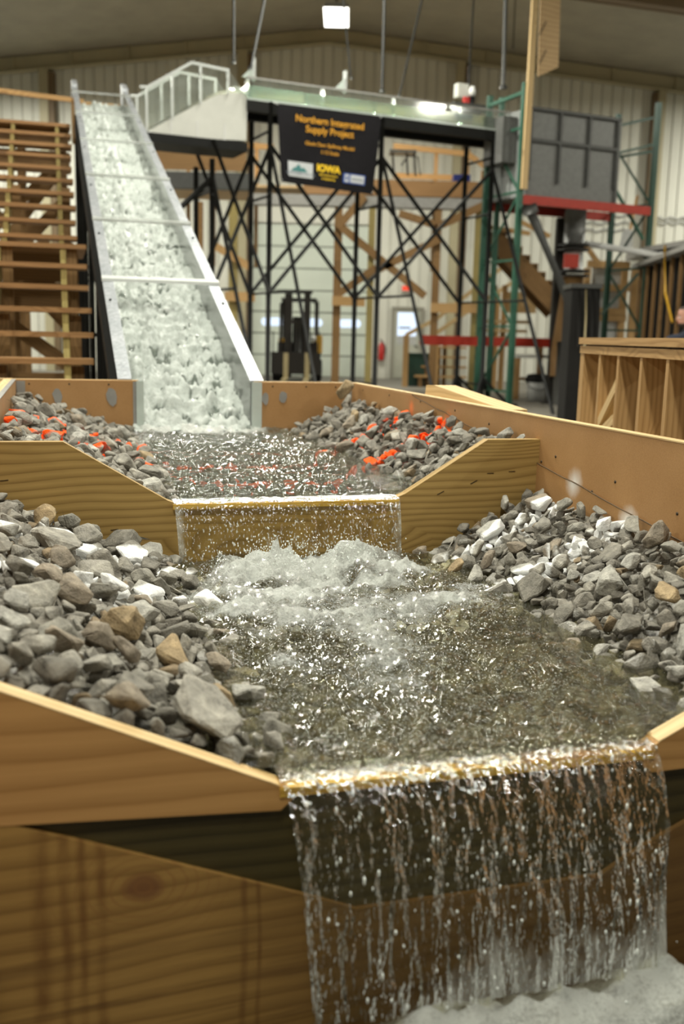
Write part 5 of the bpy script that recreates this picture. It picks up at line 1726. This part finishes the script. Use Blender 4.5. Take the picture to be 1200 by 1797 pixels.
q = [at(x, y, 19.5) for x, y in ((1132, 438), (1215, 424), (1215, 400), (1140, 402))]
gz = zt_ + 0.02
p0, p1, p2, p3 = at(1128, 432, 19.6), at(1260, 412, 17.5), at(1260, 396, 22.0), at(1100, 402, 23.0)
m = MB()
top_ = [Vector((p.x, p.y, gz + 0.25 + 0.05 * k)) for k, p in enumerate((p0, p1, p2, p3))]
bot_ = [t_ - Vector((0, 0, 0.14)) for t_ in top_]
m.face(top_); m.face(bot_[::-1])
for k in range(4):
    m.face([bot_[k], bot_[(k + 1) % 4], top_[(k + 1) % 4], top_[k]])
m.build('sheet', M['grey_tarp'], gs)
MB().bar(bot_[0], bot_[1], 0.06, 0.08).build('edge_beam', M['dark_rubber'], gs)
wp = thing('white_pipe', tuple(at(1090, 440, 20.5)), 'long white plastic pipe slanting past the green upright', 'pipe')
MB().tube([at(1018, 426, 20.8), at(1130, 444, 19.4), at(1165, 450, 18.9)], 0.06, 10).build('tube', M['white_gloss'], wp)
MB().tube([at(1160, 449, 18.95), at(1170, 451, 18.8)], 0.075, 10).build('coupling', M['white_gloss'], wp)
sv_ = thing('shovel', tuple(at(1100, 425, 22.5)), 'shovel with long handle leaning against the pale wall', 'shovel')
MB().tube([at(1104, 412, 22.6), at(1118, 345, 23.6)], 0.035, 8).build('handle', M['pine'], sv_)
c0 = at(1101, 412, 22.5)
MB().prism([(c0.x - 0.16, c0.z - 0.24), (c0.x, c0.z - 0.32), (c0.x + 0.12, c0.z - 0.24), (c0.x + 0.12, c0.z + 0.06), (c0.x, c0.z + 0.14), (c0.x - 0.12, c0.z + 0.06)], c0.y - 0.02, c0.y + 0.02).build('blade', M['light_grey'], sv_)
# pine shelving frame between the rack uprights
sf = thing('pine_shelving', tuple(atz(1075, 700, 0)), 'pine framed partition with grey panels behind the dark upright', 'partition')
YQ = 23.0
for px in (1032, 1098, 1116):
    a = at(px, 470, YQ)
    MB().box(a.x - 0.07, a.x + 0.07, YQ, YQ + 0.1, 0, a.z).build('post', M['pine'], sf)
for (xa, xb, y) in ((1030, 1105, 462), (1032, 1105, 503), (1050, 1098, 545), (1050, 1098, 556)):
    a, b = at(xa, y, YQ), at(xb, y, YQ)
    MB().box(a.x, b.x, YQ - 0.04, YQ, a.z - 0.09, a.z + 0.06).build('rail', M['pine'], sf)
a, b = at(1036, 560, YQ), at(1094, 466, YQ)
MB().box(a.x, b.x, YQ + 0.12, YQ + 0.15, 0.0, b.z).build('panel', M['light_grey'], sf)
MB().bar(at(1028, 432, YQ), at(1050, 462, YQ), 0.10, 0.10).build('brace', M['pine'], sf)

# wire mesh rolls on the wall at the right
for k, (xa, xb, y) in enumerate(((1020, 1110, 378), (1020, 1110, 391), (1020, 1110, 404), (1150, 1215, 383), (1150, 1215, 391))):
    pts = [at(xa + (xb - xa) * i / 10, y + 3 * math.sin(i * 1.9 + k), YB - 0.075) for i in range(11)]
    o = MB().tube(pts, 0.026, 5).build('wire_strand', M['light_grey'])
    tag(o, 'thin grey wire sagging before the wall, %s, %s' % (('left of', 'left of', 'left of', 'right of', 'right of')[k] + ' the dark green upright', ('topmost', 'middle', 'lowest', 'upper', 'lower')[k]), 'wire', 'wires by the right wall')

# ropes and rods hanging from the roof
for k, (xa, ya, xb, yb, Y, r) in enumerate(((410, -20, 410, 112, 17.5, 0.022), (468, -20, 440, 122, 17.2, 0.022), (675, -20, 670, 162, 18.6, 0.026), (745, -20, 700, 170, 19.0, 0.018), (832, -20, 822, 150, 20.0, 0.016), (888, -20, 883, 156, 18.2, 0.036), (600, -20, 616, 140, 19.5, 0.016), (905, -20, 900, 85, 24.0, 0.012))):
    lab = ('dark vertical rod above the crest box', 'slanting dark cord above the crest box', 'dark rod dropping to the flume behind the banner', 'slanting dark cord over the middle of the flume', 'thin dark cable above the white instrument box', 'grey metal rod ending beside the pine upright', 'thin dark cord beside the ridge lamp', 'thin dark cable near the plywood flag')[k]
    t = thing('hanging_rod', tuple(at(xb, yb, Y)), lab, 'rod', 'rods and cords hanging from the roof')
    a, b = at(xa, ya, Y), at(xb, yb, Y)
    d = (a - b)
    a = b + d * ((ceil_z(a.x) - b.z) / d.z)
    MB().tube([a, b], r, 6).build('rod', M['grey_rib'] if k == 5 else M['black_steel'], t)
    MB().tube([b, b + Vector((0, 0, 0.05))], r * 1.8, 8).build('end_fitting', M['grey_rib'], t)

# ================================================================== the person at the right edge
def skin_body(name, joints, edges, mat, parent, levels=2):
    me = bpy.data.meshes.new(name)
    me.from_pydata([j[0] for j in joints], edges, [])
    o = link(name, me, mat, parent)
    sm = o.modifiers.new('skin', 'SKIN')
    sm.use_smooth_shade = True
    for d, j in zip(me.skin_vertices[0].data, joints):
        d.radius = (j[1], j[1]) if not isinstance(j[1], tuple) else j[1]
    me.skin_vertices[0].data[0].use_root = True
    ss = o.modifiers.new('sub', 'SUBSURF')
    ss.levels = ss.render_levels = levels
    return o


py = 12.5
PX = at(1203, 562, py)
px, HZ = PX.x, PX.z                        # HZ lies between nose and mouth
per = thing('person', (px, py, 0), 'bearded person in a dark navy shirt at the right edge, head turned left', 'person')


def B(dx, dy, dz): return (px + dx, py + dy, dz)


sh_z = HZ - 0.245
J = [(B(0.03, 0.02, 0.93), (0.16, 0.12)), (B(0.03, 0.02, 1.10), (0.15, 0.11)), (B(0.03, 0.02, sh_z - 0.02), (0.17, 0.11)), (B(0.03, 0.01, sh_z + 0.085), 0.062), (B(0.02, 0.0, sh_z + 0.15), 0.054),
     (B(-0.17, 0.01, sh_z), 0.072), (B(-0.23, 0.0, sh_z - 0.28), 0.052), (B(-0.21, -0.14, sh_z - 0.50), 0.040), (B(-0.20, -0.18, sh_z - 0.54), 0.032),
     (B(0.23, 0.01, sh_z), 0.072), (B(0.29, 0.0, sh_z - 0.28), 0.052), (B(0.27, -0.14, sh_z - 0.50), 0.040), (B(0.26, -0.18, sh_z - 0.54), 0.032),
     (B(-0.06, 0.02, 0.84), 0.10), (B(-0.07, 0.0, 0.48), 0.070), (B(-0.07, 0.03, 0.10), 0.046), (B(-0.08, -0.10, 0.045), 0.04),
     (B(0.12, 0.02, 0.84), 0.10), (B(0.13, 0.0, 0.48), 0.070), (B(0.13, 0.03, 0.10), 0.046), (B(0.14, -0.10, 0.045), 0.04)]
E_ = [(0, 1), (1, 2), (2, 3), (3, 4), (2, 5), (5, 6), (6, 7), (7, 8), (2, 9), (9, 10), (10, 11), (11, 12), (0, 13), (13, 14), (14, 15), (15, 16), (0, 17), (17, 18), (18, 19), (19, 20)]
skin_body('body', J, E_, M['navy'], per)
# head: a shaped lathe-like grid with brow, nose, lips and chin on the -x side
hc = Vector(B(0.0, 0, HZ + 0.035))
prof_z = np.array([-0.125, -0.118, -0.10, -0.085, -0.07, -0.058, -0.045, -0.03, -0.01, 0.01, 0.03, 0.05, 0.08, 0.11, 0.128, 0.133])
front = np.array([0.02, 0.060, 0.088, 0.090, 0.090, 0.094, 0.092, 0.108, 0.104, 0.094, 0.096, 0.100, 0.094, 0.070, 0.035, 0.002])
back = np.array([0.02, 0.030, 0.045, 0.055, 0.065, 0.070, 0.080, 0.090, 0.098, 0.104, 0.108, 0.110, 0.104, 0.080, 0.04, 0.002])
side = np.array([0.015, 0.040, 0.052, 0.058, 0.062, 0.065, 0.068, 0.070, 0.073, 0.075, 0.077, 0.078, 0.074, 0.056, 0.028, 0.002])
nph = 40
P = np.zeros((nph + 1, len(prof_z), 3))
for i in range(nph + 1):
    a = 2 * math.pi * i / nph
    ca, sa = math.cos(a), math.sin(a)
    for j in range(len(prof_z)):
        if ca < 0:
            base = min(front[j], 0.092)
            nose = max(0.0, front[j] - base) * math.exp(-(sa / 0.18) ** 2) + (0.012 * math.exp(-(sa / 0.16) ** 2) if 6 <= j <= 9 else 0)
            x = ca * base - nose * (1 if ca < -0.7 else 0)
        else:
            x = ca * back[j]
        P[i, j] = (hc.x + x, hc.y + sa * side[j], hc.z + prof_z[j])
head_o = link('head', grid_mesh('head', P), M['skin'], per)
for sgn in (-1, 1):
    MB().lathe((hc.x - 0.082, hc.y + sgn * 0.031, hc.z - 0.003), [(0.0005, -0.011), (0.011, -0.004), (0.012, 0.003), (0.0005, 0.010)], 10).build('eye', M['white_gloss'], head_o)
    MB().lathe((hc.x + 0.012, hc.y + sgn * 0.078, hc.z - 0.03), [(0.0005, -0.03), (0.010, -0.02), (0.014, 0.0), (0.012, 0.024), (0.0005, 0.032)], 10).build('ear', M['skin'], head_o)
    MB().tube([(hc.x - 0.094, hc.y + sgn * 0.015, hc.z + 0.018), (hc.x - 0.088, hc.y + sgn * 0.042, hc.z + 0.02)], 0.005, 6).build('eyebrow', M['hair'], head_o)
MB().tube([(hc.x - 0.084, hc.y - 0.022, hc.z - 0.066), (hc.x - 0.096, hc.y, hc.z - 0.064), (hc.x - 0.084, hc.y + 0.022, hc.z - 0.066)], 0.005, 6).build('mouth', M['red_steel'], head_o)
Ph = np.zeros((nph + 1, 12, 3))
for i in range(nph + 1):
    a = 2 * math.pi * i / nph
    ca, sa = math.cos(a), math.sin(a)
    for j in range(12):
        f = j / 11
        zlo = 0.095 if ca < -0.4 else (0.02 if ca < 0.2 else -0.06)
        z = zlo + (0.142 - zlo) * f
        rx = np.interp(z, prof_z, np.where(ca < 0, np.minimum(front, 0.095), back)) + 0.010 * (1 if f < 0.97 else 0)
        ry = np.interp(z, prof_z, side) + 0.010 * (1 if f < 0.97 else 0)
        if f > 0.99: rx = ry = 0.002
        Ph[i, j] = (hc.x + ca * rx, hc.y + sa * ry, hc.z + z)
link('hair', grid_mesh('hair', Ph), M['hair'], per)
# beard along the jaw
Pj = np.zeros((21, 6, 3))
for i in range(21):
    a = math.pi / 2 + math.pi * i / 20
    ca, sa = math.cos(a), math.sin(a)
    for j in range(6):
        z = -0.126 + 0.05 * j / 5
        Pj[i, j] = (hc.x + ca * (np.interp(z, prof_z, np.minimum(front, 0.092)) + 0.006), hc.y + sa * (np.interp(z, prof_z, side) + 0.005), hc.z + z)
link('beard', grid_mesh('beard', Pj), M['hair'], per)
# hands, each with palm and five fingers
for sgn in (-1, 1):
    hx, hy, hz = B(-0.20 if sgn < 0 else 0.26, -0.19, sh_z - 0.545)
    JJ = [((hx, hy, hz), 0.026), ((hx, hy - 0.05, hz - 0.02), (0.036, 0.016)), ((hx, hy - 0.085, hz - 0.035), (0.038, 0.013))]
    EE = [(0, 1), (1, 2)]
    hand = skin_body('hand', JJ, EE, M['skin'], per, 1)
    for k, (off, ln) in enumerate(((-0.030, 0.060), (-0.010, 0.070), (0.010, 0.066), (0.029, 0.052))):
        skin_body('finger', [((hx + off, hy - 0.08, hz - 0.035), 0.009), ((hx + off, hy - 0.085 - ln * 0.5, hz - 0.048), 0.0085), ((hx + off, hy - 0.085 - ln * 0.8, hz - 0.066), 0.0075), ((hx + off, hy - 0.085 - ln, hz - 0.085), 0.0065)], [(0, 1), (1, 2), (2, 3)], M['skin'], hand, 1)
    skin_body('thumb', [((hx - sgn * 0.024, hy - 0.03, hz - 0.012), 0.011), ((hx - sgn * 0.048, hy - 0.06, hz - 0.025), 0.010), ((hx - sgn * 0.056, hy - 0.09, hz - 0.04), 0.008)], [(0, 1), (1, 2)], M['skin'], hand, 1)
